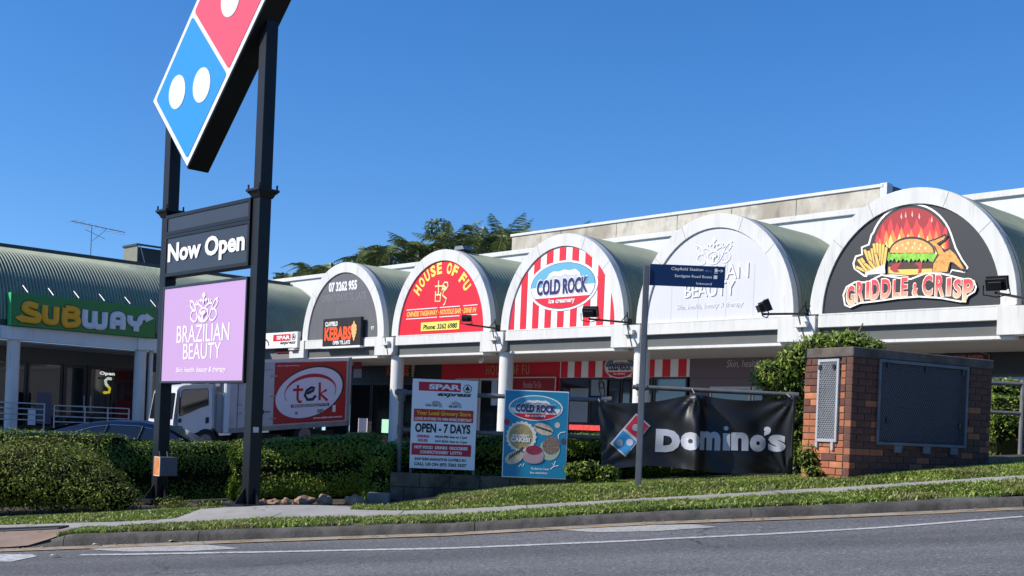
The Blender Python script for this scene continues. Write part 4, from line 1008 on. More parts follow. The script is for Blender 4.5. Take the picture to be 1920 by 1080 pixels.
# s runs to the tail, n away from the viewer, the ramp climbs .09 per metre
trk = thing('delivery_truck', 'white box truck with a red oval printed side, parked behind the hedge', 'truck', TF, (-2, 1, -1.06))
sh = Matrix(((1,0,0,0),(0,1,0,0),(.09,0,1,0),(0,0,0,1)))
CW = mat('truck_white', (.62,.63,.64), .35, var=.04, vs_=1.2, spec=.5)
TG = mat('truck_grey_rail', (.25,.24,.22), .6, var=.15, vs_=4); TY = mat('tyre_rubber', (.015,.015,.015), .85); RIM = mat('truck_rim', (.2,.18,.17), .5, metal=.4)
def tp(name, mb, m, par=trk, **k): return part(name, mb.xf(sh), m, par, **k)
WID = 1.76
# cab: side profile, tapering a little inwards at the top
prof = [(-3.12,-.45),(-3.16,-.05),(-3.14,.22),(-3.02,1.12),(-2.95,1.24),(-2.8,1.30),(-1.75,1.33),(-1.72,1.25),(-1.70,-.18),(-2.05,-.2),(-2.12,-.22)]
arch = [(-2.07+.47*math.cos(a), -.5+.42*math.sin(a)) for a in np.linspace(.9, PI-.25, 8)]
pr_ = prof[:9]+[(-1.72,-.18)]+arch+[(-2.6,-.5)]
cabm = MB(); n_ = len(pr_)
secs = []
for y, ins in ((.0+.10, 1), (.04, .3), (.0+.02, 0), (WID-.02, 0), (WID-.1, 1)):
    secs.append([(p[0]+(.03 if p[0] < -3.05 else 0)*ins, y + (max(0, p[1]-.3)*.07 if y < 1 else -max(0, p[1]-.3)*.07), p[1]) for p in pr_])
tp('cab', loft(secs), CW, smooth=True)
# side glass set into the door, with rubber surround
def sidepoly(pts, y): 
    return [(p[0], y+max(0, p[1]-.3)*.07, p[1]) for p in pts]
gl = [(-2.93,.37),(-2.91,.80),(-2.86,1.12),(-2.78,1.16),(-2.04,1.17),(-2.0,1.12),(-1.99,.66),(-2.3,.58),(-2.6,.46)]
d_ = tp('door', MB().add(sidepoly([(-3.0,-.1),(-2.99,.85),(-2.93,1.2),(-1.86,1.22),(-1.84,-.1),(-2.15,-.13),(-2.45,-.2)], .004), [(0,1,2,3,4,5,6)][::1]), CW)
o_ = MB().add(sidepoly([(p[0]*1.0+(p[0]+2.45)*.05, p[1]+(p[1]-.8)*.05) for p in gl], .000), [tuple(range(len(gl)))]); tp('window_seal', o_, BLACK, d_)
g_ = MB().add(sidepoly(gl, -.004), [tuple(range(len(gl)))]); tp('window', g_, GLASS, d_)
mb = MB()
for p, q in (((-3.0,-.1),(-2.97,.8)), ((-1.84,-.1),(-1.85,1.2)), ((-2.45,-.2),(-3.0,-.1))):
    mb.tube([(p[0], .018+max(0, p[1]-.3)*.07, p[1]), (q[0], .018+max(0, q[1]-.3)*.07, q[1])], .008, 4)
tp('door_gap', mb, BLACK, d_)
tp('door_handle', MB().box(-2.07,-1.96,-.012,.006,.09,.28), BLACK, d_, bevel=.01)
tp('side_marking', MB().box(-2.98,-2.88,-.006,.004,.16,.28).box(-3.0,-2.84,-.006,.004,.02,.05).box(-2.98,-2.88,-.006,.004,-.05,-.02), pc('dark_marking', '#30323a'), d_, kind='stuff')
ws = MB().add([(-3.155,.10,.28),(-3.045,.16,1.08),(-3.045,WID-.16,1.08),(-3.155,WID-.10,.28)], [(0,3,2,1)]); tp('windscreen', ws, GLASS)
tp('headlight', MB().box(-3.185,-3.05,-.01,.3,-.12,.1), mat('lens', (.5,.52,.55), .15), bevel=.02, smooth=True)
tp('headlight', MB().box(-3.185,-3.05,WID-.3,WID,-.12,.1), mat('lens2', (.5,.52,.55), .15), bevel=.02, smooth=True)
tp('bumper', MB().box(-3.22,-2.95,0.02,WID-.02,-.55,-.3), CW, bevel=.03, smooth=True)
mb = MB().tube([(-2.98,.0,1.1),(-3.05,-.14,1.1),(-3.05,-.16,.95)], .014, 6).box(-3.1,-3.03,-.24,-.08,.45,.95); tp('mirror', mb, BLACK, bevel=.01)
tp('roof_marker', MB().box(-2.5,-1.95,.25,.9,1.315,1.38), CW, bevel=.02)
tp('snorkel_panel', MB().prism([(-1.66,-.25),(-1.66,.95),(-1.6,1.02),(-1.45,1.02),(-1.40,.85),(-1.36,.5),(-1.36,-.25)], .12, .5), mat('grey_fairing', (.28,.28,.28), .6), bevel=.02, smooth=True)
tp('fridge_unit', MB().box(-1.62,-1.37,.4,1.7,1.2,1.95), CW, bevel=.04, smooth=True)
bxo = tp('cargo_box', MB().box(-1.33, 3.22, .04, WID, -.12, 2.0), mat('box_white', (.45,.46,.48), .5, var=.08, vs_=1.5, stain=[(2, .55, .75, (.3,.29,.27), .5)]))
tp('front_corner_post', MB().tube([(-1.33,.07,-.25),(-1.33,.07,2.0)], .1, 10), CW, bxo, smooth=True)
tp('bottom_rail', MB().box(-1.33, 3.25, .0, WID+.02, -.27, -.121), TG, bxo)
tp('top_rail', MB().box(-1.35, 3.25, .02, WID+.02, 1.95, 2.05), CW, bxo)
tp('rear_post', MB().box(3.2, 3.3, .0, .1, -.27, 2.06), TG, bxo); tp('rear_post', MB().box(3.2, 3.3, WID-.1, WID, -.27, 2.06), TG, bxo)
mb = MB().box(-.97,-.955,.03,.045,-.1,1.94).box(-1.2,.25,.03,.045,1.70,1.712); tp('door_seam', mb, BLACK, bxo)
for (s, z) in ((-.96,1.3),(-.96,.35),(-.96,.62)): tp('hinge', MB().box(s-.05,s+.14,.01,.045,z-.02,z+.02), LICH, bxo)
for z in (1.5, .85, .12): tp('hinge', MB().box(.2,.42,.01,.03,z-.02,z+.02), LICH, bxo)
tp('latch_bar', MB().box(-.25,.2,.015,.04,.33,.36).box(-.06,-.02,.01,.04,.28,.41), BLACK, bxo)
tp('red_panel', MB().box(.34, 3.12, .028, .04, -.08, 1.93), mat('truck_red_print', H('#a8181e'), .45, var=.1, vs_=1), bxo)
rot = math.radians(14)
tp('oval_shadow', MB().disc(1.72, .93, 1.35, .84, .026, seg=48, rot=rot), BLACK, bxo); tp('oval_field', MB().disc(1.68, .91, 1.31, .80, .024, seg=48, rot=rot), pc('oval_white', '#d8dae6'), bxo)
E1 = [(1.72+.98*math.cos(a), .92+.50*math.sin(a)+.05*math.cos(a)) for a in np.linspace(-.35, PI+.45, 30)]
E2 = [(1.72+1.0*math.cos(a)*(1), .94+(.60)*math.sin(a)+.05*math.cos(a)) for a in np.linspace(-.25, PI+.35, 30)]
tp('red_swoosh', MB().band(E1, E2, .018, .022), pc('swoosh_red', '#b01830'), bxo)
def tb(pls, m, nm, r=.045): 
    mb = MB()
    for p in pls: mb.tube([(q[0], .02, q[1]) for q in p], r, 6, flat=.25)
    tp(nm, mb, m, bxo)
tb([[(1.22,1.18),(1.22,.72),(1.28,.62),(1.38,.62)], [(1.04,1.02),(1.42,1.02)]], pc('tek_red', '#b01830'), 'letter')
tb([[(1.58,.88),(1.82,.98),(1.85,1.06),(1.74,1.08),(1.56,.98),(1.5,.82),(1.6,.68),(1.8,.68),(1.92,.8)]], pc('tek_navy', '#1c1c38'), 'letter', .05)
tb([[(2.06,1.24),(2.08,.64)], [(2.34,.98),(2.1,.86),(2.38,.62)]], pc('tek_red2', '#b01830'), 'letter')
tp('black_bar', MB().box(.98, 2.46, .016, .023, .44, .53), BLACK, bxo)
mb = MB(); text(mb, 'HEALTHCARE AUSTRALIA PTY LTD', 1.04, 2.40, .455, .515, .012, bold=.03); text(mb, 'www.tekfoods.com.au', 1.85, 3.0, .02, .09, .022, bold=.03); text(mb, 'Smart Integrated Service', .42, 1.25, 1.8, 1.85, .022, bold=.01); tp('white_lettering', mb, PW, bxo)
tp('rubbed_print', MB().box(2.0,2.25,.016,.023,.22,.34).box(1.15,1.25,.016,.023,.2,.3), pc('dull_grey_print', '#8a8a90'), bxo, kind='stuff')
tp('label_plate', MB().box(2.6,2.72,.016,.023,.22,.45), PW, bxo)
tp('chassis_rail', MB().box(-3.1, 3.0, .5, .62, -.62, -.42).box(-3.1, 3.0, 1.4, 1.52, -.62, -.42).box(-.9,-.1,.1,.5,-.7,-.3), BLACK)
for s, y in ((-2.07,.0),(-2.07,WID-.24),(1.56,.05),(1.56,WID-.3)):
    q = MB().cyl((s,y,-.48),(s,y+.24,-.48),.40,28); tyre = tp('wheel', q, TY, smooth=True)
    tp('rim', MB().cyl((s,y-.01,-.48),(s,y+.05,-.48),.23,20), RIM, tyre, smooth=True)
    mb = MB()
    for i in range(6): mb.cyl((s+.14*math.cos(i*1.047),y-.03,-.48+.14*math.sin(i*1.047)),(s+.14*math.cos(i*1.047),y+.0,-.48+.14*math.sin(i*1.047)),.02,6)
    tp('wheel_nuts', mb, LICH, tyre, kind='stuff')
tp('mudguard', MB().band([(-2.07+.50*math.cos(a), -.5+.46*math.sin(a)) for a in np.linspace(.3,PI-.3,12)], [(-2.07+.54*math.cos(a), -.5+.50*math.sin(a)) for a in np.linspace(.3,PI-.3,12)], .03, .5), BLACK)
# things seen past the truck's tail
px_board('poster', B, (672,784), (688,812), 2.2, pc('poster_pale', '#cfc8d0'), 'pale poster on a stand right of the truck tail', 'poster')
px_board('poster', B, (716,786), (729,812), 2.2, pc('poster_green', '#a8dcc0'), 'pale green poster behind the first column right of the truck', 'poster')
px_board('hanging_sign', B, (663,679), (677,692), 1.5, pc('poster_red', '#8a2030'), 'small red hanging sign right of the truck top', 'sign')
px_board('hanging_sign', B, (663,692), (677,708), 1.5, pc('poster_grey', '#8a8a90'), 'small grey hanging sign under the red one right of the truck', 'sign')
px_board('merchandise_rack', B, (681,789), (695,812), 2.4, mat('rack_mix', (.4,.4,.42), .7, var=.7, vs_=14), 'mottled white display at the kebab shop door', 'display')
px_board('menu_board', B, (922,712), (931,760), 2.6, mat('menu_blue', (.3,.36,.42), .6, var=.4, vs_=20), 'pale blue printed sheet in the window between the two white columns', 'menu board')
px_board('red_flower_tray', B, (1067,796), (1130,808), 1.5, mat('red_flowers', (.7,.04,.03), .6, var=.3, vs_=9), 'bright red low display behind the pipe fence left of the banner', 'display', .3)

REFL = mat('pale_reflection_paint', (.22,.25,.28), .25)  # pale panels put the reflections on the shop glass into colour
for (TL, BR, lab) in (((1069,728),(1101,792),'pale painted reflection on the door glass of the ice cream shop, left pane'), ((1109,712),(1137,742),'pale painted reflection on the window with an ice cream outline above the black banner')):
    px_board('painted_reflection', B, TL, BR, 3.36, REFL, lab, 'painted reflection', .01)
mb = MB(); a_ = B.at(1128, 728, 3.35); mb.ellring(a_[0], a_[1], .12, .3, .03, 3.345, 3.355, rot=.3); mb.ellring(a_[0], a_[1]+.1, .12, .12, .03, 3.345, 3.355)
solo('window_decal', mb, BLACK, 'black outline decal of an ice cream on the pale window', 'decal', B, (a_[0], 3.35, a_[1]))
# ---------------------------------------------------------------- parked car, mostly behind the hedge
CF = Frame(0, 26.5, 0)
car = thing('parked_car', 'dark blue sedan parked behind the clipped hedge left of the pylon', 'car', CF, (-8.7, .9, -1.45))
CB = mat('car_blue', (.004,.008,.026), .3, spec=.45, coat=.15)
zb_c = -1.45
side = [(-11.3,-.95),(-11.25,-.72),(-10.9,-.55),(-10.2,-.52),(-8.0,-.55),(-7.3,-.56),(-6.6,-.68),(-6.35,-.85),(-6.3,-1.15),(-6.5,-1.25),(-11.2,-1.25)]
secs = []
for y, k in ((.0+.12, .94), (.0, 1), (1.8, 1), (1.68, .94)): secs.append([(-8.8+(p[0]+8.8)*(.985 if k < 1 else 1), y, -.9+(p[1]+.9)*k) for p in side])
part('body', loft(secs), CB, car, smooth=True)
roofp = [(-10.95,-.50),(-10.6,-.40),(-10.1,-.25),(-9.6,-.14),(-9.1,-.09),(-8.5,-.09),(-8.1,-.15),(-7.7,-.31),(-7.28,-.54)]
def ring_at(x, z): 
    t = min(1, max(0, (z+.55)/.45)); return .06+.22*t
gh = []
for x, z in roofp:
    i = ring_at(x, z); gh.append([(x, .06, -.56), (x, i, z-.03), (x, i+.12, z), (x, .9, z+.025), (x, 1.68-i+.0, z), (x, 1.8-i, z-.03), (x, 1.74, -.56)])
roof_mesh = MB().grid(gh)
part('roof', roof_mesh, CB, car, smooth=True, sharp=50)
win = [(-10.1,-.50),(-9.85,-.36),(-9.5,-.25),(-9.1,-.19),(-8.5,-.19),(-8.15,-.25),(-7.8,-.42),(-7.6,-.50)]
def wy(z): return .045+.22*min(1, max(0, (z+.55)/.45))*.93
part('side_window', MB().add([(x, wy(z)-.0, z) for x, z in win], [tuple(range(len(win)))]).xf(Matrix.Translation((0,-.03,0))), GLASS, car)
part('window_trim', MB().tube([(x, wy(z)-.035, z) for x, z in win[0:6]], .012, 5), mat('chrome', (.5,.5,.5), .2, metal=1), car)
for x in (-9.25, -8.45): part('pillar', MB().tube([(x, wy(-.5)-.035, -.5), (x+.08, wy(-.2)-.035, -.19)], .025, 5), BLACK, car)
part('windscreen', MB().add([(-7.98,.32,-.17),(-7.34,.16,-.50),(-7.34,1.64,-.50),(-7.98,1.48,-.17)], [(0,1,2,3)]).xf(Matrix.Translation((.03,0,.02))), GLASS, car)
part('rear_window', MB().add([(-9.95,.34,-.19),(-10.75,.2,-.43),(-10.75,1.6,-.43),(-9.95,1.46,-.19)], [(0,3,2,1)]).xf(Matrix.Translation((-.02,0,.02))), GLASS, car)
part('headlight', MB().box(-6.55,-6.32,-.01,.3,-.88,-.74), mat('lens3', (.5,.5,.5), .1), car, bevel=.02, smooth=True)
part('tail_light', MB().box(-11.32,-11.1,-.01,.3,-.85,-.70), pc('tail_red', '#a01018', .2), car, bevel=.02, smooth=True)
part('mirror', MB().box(-7.95,-7.8,-.16,.02,-.55,-.43), CB, car, bevel=.02, smooth=True)
for x in (-10.35, -7.3):
    for y in (-.01, 1.6):
        wq = part('wheel', MB().cyl((x,y,zb_c+.33),(x,y+.21,zb_c+.33),.33,26), TY, car, smooth=True)
        part('rim', MB().cyl((x,y-.008,zb_c+.33),(x,y+.03,zb_c+.33),.22,18), LICH, wq, smooth=True)

# ---------------------------------------------------------------- retaining wall, pipe fence, sign boards, banner
BLK = mat('dark_blockwork', (.115,.092,.068), .9, var=.4, vs_=2.5, bump=.8, bs=40, stain=[(3, .46, .64, (.022,.018,.013), .85), (7, .6, .75, (.24,.22,.18), .6), (5, .58, .72, (.05,.07,.02), .6)])
rw = thing('retaining_wall', 'low dark stained block retaining wall under the sign boards', 'wall', W, (-.1, 15.9, -1.0))
base = None
for row, zt in enumerate((-.60, -.795, -.99)):
    x = -1.62 + (0 if row % 2 == 0 else -.0); i = 0
    widths = [.39 if row % 2 == 0 or i else .2 for i in range(1)]
    while x < 1.42:
        wd = .2 if (row % 2 and x < -1.6) else .405
        if gz(x+wd/2, 15.8) < zt+.02:
            e = .002*random.random()
            part('block', MB().box(x+.005, x+wd-.005, 15.8-e*3, 15.98, zt-.185, zt), BLK, rw, bevel=.006)
        x += wd
part('mortar_core', MB().box(-1.615, 1.4, 15.812, 15.97, -1.2, -.605), mat('dark_mortar', (.05,.047,.042), .95), rw)
solo('concrete_block', MB().box(0, .3, 0, .2, 0, .17).xf(Matrix.Translation((-1.88, 15.45, gz(-1.8, 15.5)-.02))), mat('grey_block', (.2,.19,.17), .9, var=.2, vs_=6, bump=.5), 'small grey concrete block on the ground at the left end of the low wall', 'block', W, (-1.75, 15.5, -1.1), bevel=.012)
pf_ = thing('pipe_fence', 'galvanised pipe rail fence holding the sign boards and black banner', 'fence', W, (0, 16.05, -.6))
def pipe(a, b, r=.031, nm='rail'): return part(nm, MB().tube([a, b], r, 12), GALV, pf_, smooth=True)
pipe((-1.62, 16.05, .49), (1.25, 16.05, .49)); pipe((-1.5, 16.05, -.02), (1.25, 16.05, -.02), .03)
pipe((1.62, 16.05, .69), (3.85, 16.05, .67)); pipe((1.7, 16.05, .10), (3.8, 16.05, .1), .03)
for x, zt in ((-1.53, .49), (.62, .45), (1.27, .5), (1.74, .69), (3.82, .66)):
    p = pipe((x, 16.05, -.75), (x, 16.05, zt), .036, 'post')
    part('fitting', MB().cyl((x, 16.05, zt-.12), (x, 16.05, zt+.0), .05, 14).cyl((x-.07, 16.05, zt), (x+.07, 16.05, zt), .047, 14), GALV, p, smooth=True)
    if zt < .6: part('fitting', MB().cyl((x, 16.05, -.08), (x, 16.05, .04), .046, 14), GALV, p, smooth=True)
# SPAR board
SB = thing('sign_board', 'white supermarket opening hours board tied to the pipe fence above the low wall', 'sign', W, (-.93, 15.9, -.6))
BW = mat('board_white', (.80,.81,.85), .5)
bx0, bx1, bz0, bz1 = -1.375, -.49, -.535, .68
part('board', MB().box(bx0, bx1, 15.93, 15.95, bz0, bz1), BW, SB, bevel=.002)
part('stake', MB().box(bx0+.0, bx0+.03, 15.955, 15.98, -.72, bz1-.1), GALV, SB); part('stake', MB().box(bx1-.03, bx1, 15.955, 15.98, -.72, bz1-.1), GALV, SB)
cW, cH = 700., 950.     # picture units of the board: 75..775 across, 55..1010 down
def q(u, v): return (bx0+(bx1-bx0)*(u-72)/700, bz1-(bz1-bz0)*(v-58)/945)
def rect(nm, u0, v0, u1, v1, m, y=15.928, root=SB):
    a = q(u0, v0); b = q(u1, v1); part(nm, MB().box(a[0], b[0], y, 15.929, b[1], a[1]), m, root)
def T(mb, body, u0, v0, u1, v1, y=15.9275, **k):
    a = q(u0, v0); b = q(u1, v1); text(mb, body, a[0], b[0], b[1], a[1], y, **k)
CR = pc('board_red', '#c01838'); DK = pc('board_dark', '#20282e')
rect('red_panel', 140, 88, 592, 182, CR); rect('orange_panel', 98, 375, 738, 505, pc('board_red_orange', '#b8281c')); rect('red_panel', 88, 738, 728, 862, CR)
mb = MB(); T(mb, 'SPAR', 250, 108, 588, 165, 15.9255, bold=.042); T(mb, 'LOOK IN STORE TO WIN MORE EVERYDAY', 112, 462, 725, 492, 15.9255, bold=.042)
T(mb, 'HOT FOOD  DRINKS  GROCERIES', 118, 762, 690, 795, 15.9255, bold=.042); T(mb, 'CONFECTIONERY  LOTTO', 180, 812, 630, 845, 15.9255, bold=.042); part('white_lettering', mb, PW, SB)
mb = MB(); T(mb, 'express', 345, 200, 710, 245, bold=.042, shear=.35); T(mb, 'OPEN - 7 DAYS', 118, 525, 712, 625, bold=.042)
T(mb, 'MON-FRI: 6am to 11pm', 338, 648, 680, 680, bold=.042); T(mb, 'SAT-SUN: 7am to 11pm', 338, 698, 680, 728, bold=.042)
T(mb, 'SHOP 2E/855 SANDGATE RD CLAYFIELD 4011', 125, 888, 680, 918, bold=.04); T(mb, 'CALL US ON (07) 3262 5557', 122, 938, 685, 982, bold=.042)
T(mb, 'Golden Casket', 220, 315, 350, 345, bold=.02); T(mb, 'the Lott', 470, 320, 560, 350, bold=.042)
c = q(664, 145); mb.ellring(c[0], c[1], .058, .058, .009, 15.926, 15.9285); mb.flat([(c[0]-.035, c[1]-.02), (c[0]+.035, c[1]-.02), (c[0], c[1]+.045)], 15.926); mb.box(c[0]-.005, c[0]+.005, 15.925, 15.9285, c[1]-.045, c[1]-.02)
for cx_ in (330, 540):
    c = q(cx_, 352)
    for rr in (.085, .068, .051): mb.band(arc(c[0], rr-.006, rr-.006, c[1], 12, 0, PI*.75), arc(c[0], rr, rr, c[1], 12, 0, PI*.75), 15.926, 15.9285)
part('dark_lettering', mb, DK, SB)
mb = MB(); T(mb, 'Your Local Grocery Store', 125, 392, 712, 450, 15.9255, bold=.042); part('yellow_lettering', mb, pc('board_yellow', '#f0b030'), SB)
mb = MB(); T(mb, 'OPENING', 138, 648, 275, 678, bold=.042); T(mb, 'HOURS', 152, 690, 258, 722, bold=.042); part('red_lettering', mb, CR, SB)
# Cold Rock board
CB2 = thing('sign_board', 'blue ice cream cake board with an oval logo on the pipe fence', 'sign', W, (.3, 15.8, -.6))
cx0, cx1, cz0, cz1 = -.115, .745, -.60, .575
TEAL = mat('board_teal', H('#1b83ab'), .45, var=.08, vs_=2)
part('board', MB().box(cx0, cx1, 15.74, 15.76, cz0, cz1), BW, CB2, bevel=.002)
part('printed_face', MB().box(cx0+.012, cx1-.012, 15.737, 15.739, cz0+.012, cz1-.012), TEAL, CB2)
cold_rock(dict(teal=pc('teal_c', '#3d9ab8'), teal_dark=pc('teal_d', '#1d6a8a'), rock=pc('rock_c', '#8d8f95')), CB2, W, (cx0+cx1)/2-.01, cz1-.235, .335, .155, 15.735, dn=-.35)
def Q2(u, v): return (cx0+(cx1-cx0)*(u-70)/705, cz1-(cz1-cz0)*(v-62)/955)
def blob(nm, u, v, ru, rv, m, y, n=24, wob=0, rot=0):
    c = Q2(u, v); sx = (cx1-cx0)/705; P = []
    for i in range(n):
        a_ = 2*PI*i/n; k = 1+wob*math.cos(a_*n/2); xx, zz = ru*sx*k*math.cos(a_), rv*sx*k*math.sin(a_)
        P.append((c[0]+xx*math.cos(rot)-zz*math.sin(rot), c[1]+xx*math.sin(rot)+zz*math.cos(rot)))
    part(nm, MB().flat(P, y), m, CB2)
BIS = mat('cake_biscuit', H('#a89468'), .7, var=.35, vs_=40); DKC = mat('dark_chocolate', (.035,.025,.02), .6, var=.6, vs_=40)
CRMC = mat('cake_cream', H('#c8b8a0'), .6, var=.2, vs_=25)
blob('chocolate_cake', 510, 480, 110, 62, CRMC, 15.7345, rot=-.3); 
for i in range(6): blob('chocolate_stripe', 430+i*32, 455+i*9, 26, 8, DKC, 15.734-.0002*i, 10, rot=-.6)
blob('round_cake_side', 585, 700, 112, 118, pc('cake_pale_green', '#a9b8a0'), 15.7335); blob('speckled_top', 600, 655, 95, 100, mat('sprinkles', (.22,.15,.12), .6, var=.9, vs_=60), 15.733)
blob('scalloped_cream', 268, 570, 165, 168, pc('cream_edge', '#dcd8d0'), 15.7325, 40, .045); blob('round_cake_top', 262, 568, 132, 140, BIS, 15.732)
blob('striped_cake', 200, 800, 108, 66, CRMC, 15.7315, rot=.45)
for i in range(6): blob('chocolate_stripe', 150+i*26, 800-i*18, 8, 34, DKC, 15.731-.0002*i, 10, rot=-.35)
blob('pink_cake_side', 408, 770, 115, 88, pc('cake_pink', '#b098a0'), 15.7292); blob('pink_cake_side', 408, 800, 112, 60, pc('cake_pink2', '#a89098'), 15.7288); blob('berry_top', 412, 712, 90, 52, mat('berry', H('#8c2840'), .6, var=.4, vs_=50), 15.7284)
blob('red_ball', 105, 415, 32, 38, pc('ball_red', '#a03040'), 15.7345); blob('cream_ball', 660, 430, 30, 32, pc('ball_cream', '#c8c0a8'), 15.7345); blob('brown_ball', 735, 605, 32, 34, pc('ball_brown', '#4a4458'), 15.7345)
mb = MB(); a = Q2(155, 605); b = Q2(365, 560)
text(mb, 'CAKES!', a[0], b[0], a[1]-.03, a[1]+.035, 15.728, bold=.042, M=None); text(mb, 'ICE CREAM', Q2(170, 0)[0], Q2(350, 0)[0], Q2(0, 572)[1]-.0, Q2(0, 545)[1], 15.728, bold=.04)
text(mb, 'The Best Ice Cream', Q2(385, 0)[0], Q2(585, 0)[0], Q2(0, 925)[1], Q2(0, 900)[1], 15.734, bold=.02, shear=.2); text(mb, 'Best celebrations', Q2(380, 0)[0], Q2(570, 0)[0], Q2(0, 968)[1], Q2(0, 945)[1], 15.734, bold=.02)
part('white_lettering', mb, PW, CB2)
mb = MB(); 
for pl_ in ([(680,575),(672,540),(700,510),(750,500)], [(255,900),(275,870),(300,895),(310,860)], [(620,850),(640,870),(655,820)], [(600,915),(640,880),(690,870)]): mb.tube([(Q2(*p)[0], 15.735, Q2(*p)[1]) for p in pl_], .006, 5, flat=.2)
part('white_ribbon', mb, PW, CB2)
# banner: draped cloth with real folds; print follows the same surface
def by(x, z):
    u = (x-1.13)/2.62
    y = 15.72+.035*math.sin(u*9+z*2)+.02*math.sin(u*23+1.5*z)+.06*(z-.1)*math.sin(u*3.2)
    d = (u-.505)*9; y -= .15*math.exp(-d*d*9)*(1 if z < .6 else .2)
    y += .05*math.exp(-((u-.54)*16)**2)
    y += .035*math.sin((x*1.2+z*2.2)*7)*max(0, .5-abs(u-.36))
    for (uc, zc, a_) in ((0, .47, 1.), (.49, .62, 1.), (.51, .62, -1.), (1, .62, 1.), (.0, -.4, -1.), (.98, -.4, -1)):
        dx_, dz_ = (u-uc)*2.6, z-zc; rr_ = math.hypot(dx_, dz_)+.02; y += .02*math.sin(math.atan2(dz_, dx_)*13+a_)*math.exp(-rr_*1.6)*min(1, rr_*6)
    return y
def bedge(u):
    top = .50+.12*min(1, u/.5)-.0*u if u < .49 else .645
    top = (.47+.15*(u/.49)-.07*math.sin(PI*u/.49)) if u < .49 else (.62-.07*math.sin(PI*(u-.5)/.5)+.02*(u-.5))
    bot = (-.46+.06*math.sin(PI*u/.5)+.1*u) if u < .5 else (-.42-.02*math.sin(PI*(u-.5)/.5)+.05*(u-.5))
    return top, bot
P = []
for j in range(31):
    row = []
    for i in range(131):
        u = i/130; t, b_ = bedge(u); x = 1.14+.06*(j/30)*(1-u)*1.5+2.6*u; z = t+(b_-t)*j/30; row.append((x, by(x, z), z))
    P.append(row)
BAN = mat('black_banner_vinyl', (.005,.0055,.008), .48, var=.2, vs_=3, spec=.6)
bn = thing('banner', 'black vinyl banner with a tilted red and blue tile logo and silver lettering', 'banner', W, (2.4, 15.8, -.45))
part('cloth', MB().grid(P), BAN, bn, smooth=True, sharp=80)
def onban(nm, mb, m, off=.006, cuts=3):
    me = mb.mesh('t'); bm = bmesh.new(); bm.from_mesh(me); bmesh.ops.triangulate(bm, faces=bm.faces[:])
    for _ in range(cuts):
        ed = [e for e in bm.edges if e.calc_length() > .025]
        if not ed: break
        bmesh.ops.subdivide_edges(bm, edges=ed, cuts=1); bmesh.ops.triangulate(bm, faces=bm.faces[:])
    m2 = MB(); bm.verts.ensure_lookup_table()
    m2.v = [(v.co.x, by(v.co.x, v.co.z)-off, v.co.z) for v in bm.verts]; m2.f = [tuple(v.index for v in f.verts) for f in bm.faces]
    bm.free(); return part(nm, m2, m, bn, smooth=True, sharp=80)
BT = lambda x, y: W_at(x, y)
def W_at(x, y):
    r = ray(x, y)*15.7; return float(r[0]), float(r[2])
def W2(c): return W_at(1100+c[0]/3.6, 640+c[1]/3.6)
dom = [W2(p) for p in ((160,690),(335,485),(432,570),(262,780))]
SIL = pc('banner_silver', '#b4b7c0', .4)
onban('logo_border', MB().flat(dom, 0), SIL, .006)
def ins(poly, k):
    cx_ = sum(p[0] for p in poly)/len(poly); cz_ = sum(p[1] for p in poly)/len(poly); return [(cx_+(p[0]-cx_)*k, cz_+(p[1]-cz_)*k) for p in poly]
m1 = [(dom[0][i]+dom[1][i])/2 for i in (0, 1)]; m2_ = [(dom[2][i]+dom[3][i])/2 for i in (0, 1)]
onban('blue_tile', MB().flat(ins([tuple(dom[0]), tuple(m1), tuple(m2_), tuple(dom[3])], .86), 0), pc('ban_blue', '#2a80b8'), .010)
onban('red_tile', MB().flat(ins([tuple(m1), tuple(dom[1]), tuple(dom[2]), tuple(m2_)], .86), 0), pc('ban_red', '#c02840'), .010)
for c in ((224,685),(292,682),(332,582)): cc = W2(c); onban('white_dot', MB().disc(cc[0], cc[1], .047, .047, 0, seg=24), SIL, .014, 1)
def bt(body, c0, c1, bold):
    a = W2(c0); b = W2(c1); mb = MB(); text(mb, body, a[0], b[0], b[1], a[1], 0, bold=bold); return mb
for ch, c0_, c1_, bd in (('D', (470,590), (626,752), .075), ('o', (634,610), (752,738), .075), ('m', (758,605), (900,738), .055), ('i', (918,565), (968,740), .08), ('n', (978,612), (1092,740), .05), ('o', (1105,628), (1215,748), .075), ('’', (1205,575), (1248,640), .07), ('s', (1235,628), (1345,748), .045)):
    
    if ch == 'i':
        a = W2((922,620)); b = W2((966,738)); c = W2((944,587)); mb_ = MB().flat([(a[0], b[1]), (b[0], b[1]), (b[0], a[1]), (a[0], a[1])], 0); onban('letter', mb_, SIL, .008, 3)
        onban('letter_dot', MB().disc(c[0], c[1], .026*1.0*3.2/3.6*2.2/1.6, .03, 0, seg=20), SIL, .008, 1)
    else: onban('letter', bt(ch, c0_, c1_, bd), SIL, .008, 3)
tie = MB()
for x, z, zt in ((1.16,.46,.5), (2.43,.6,.69), (3.72,.6,.67)): tie.tube([(x, by(x, z)-.01, z), (x, 15.98, zt), (x+.02, 16.1, zt+.02)], .008, 5)
part('cable_ties', tie, mat('tie', (.25,.25,.22), .5), bn, kind='stuff')

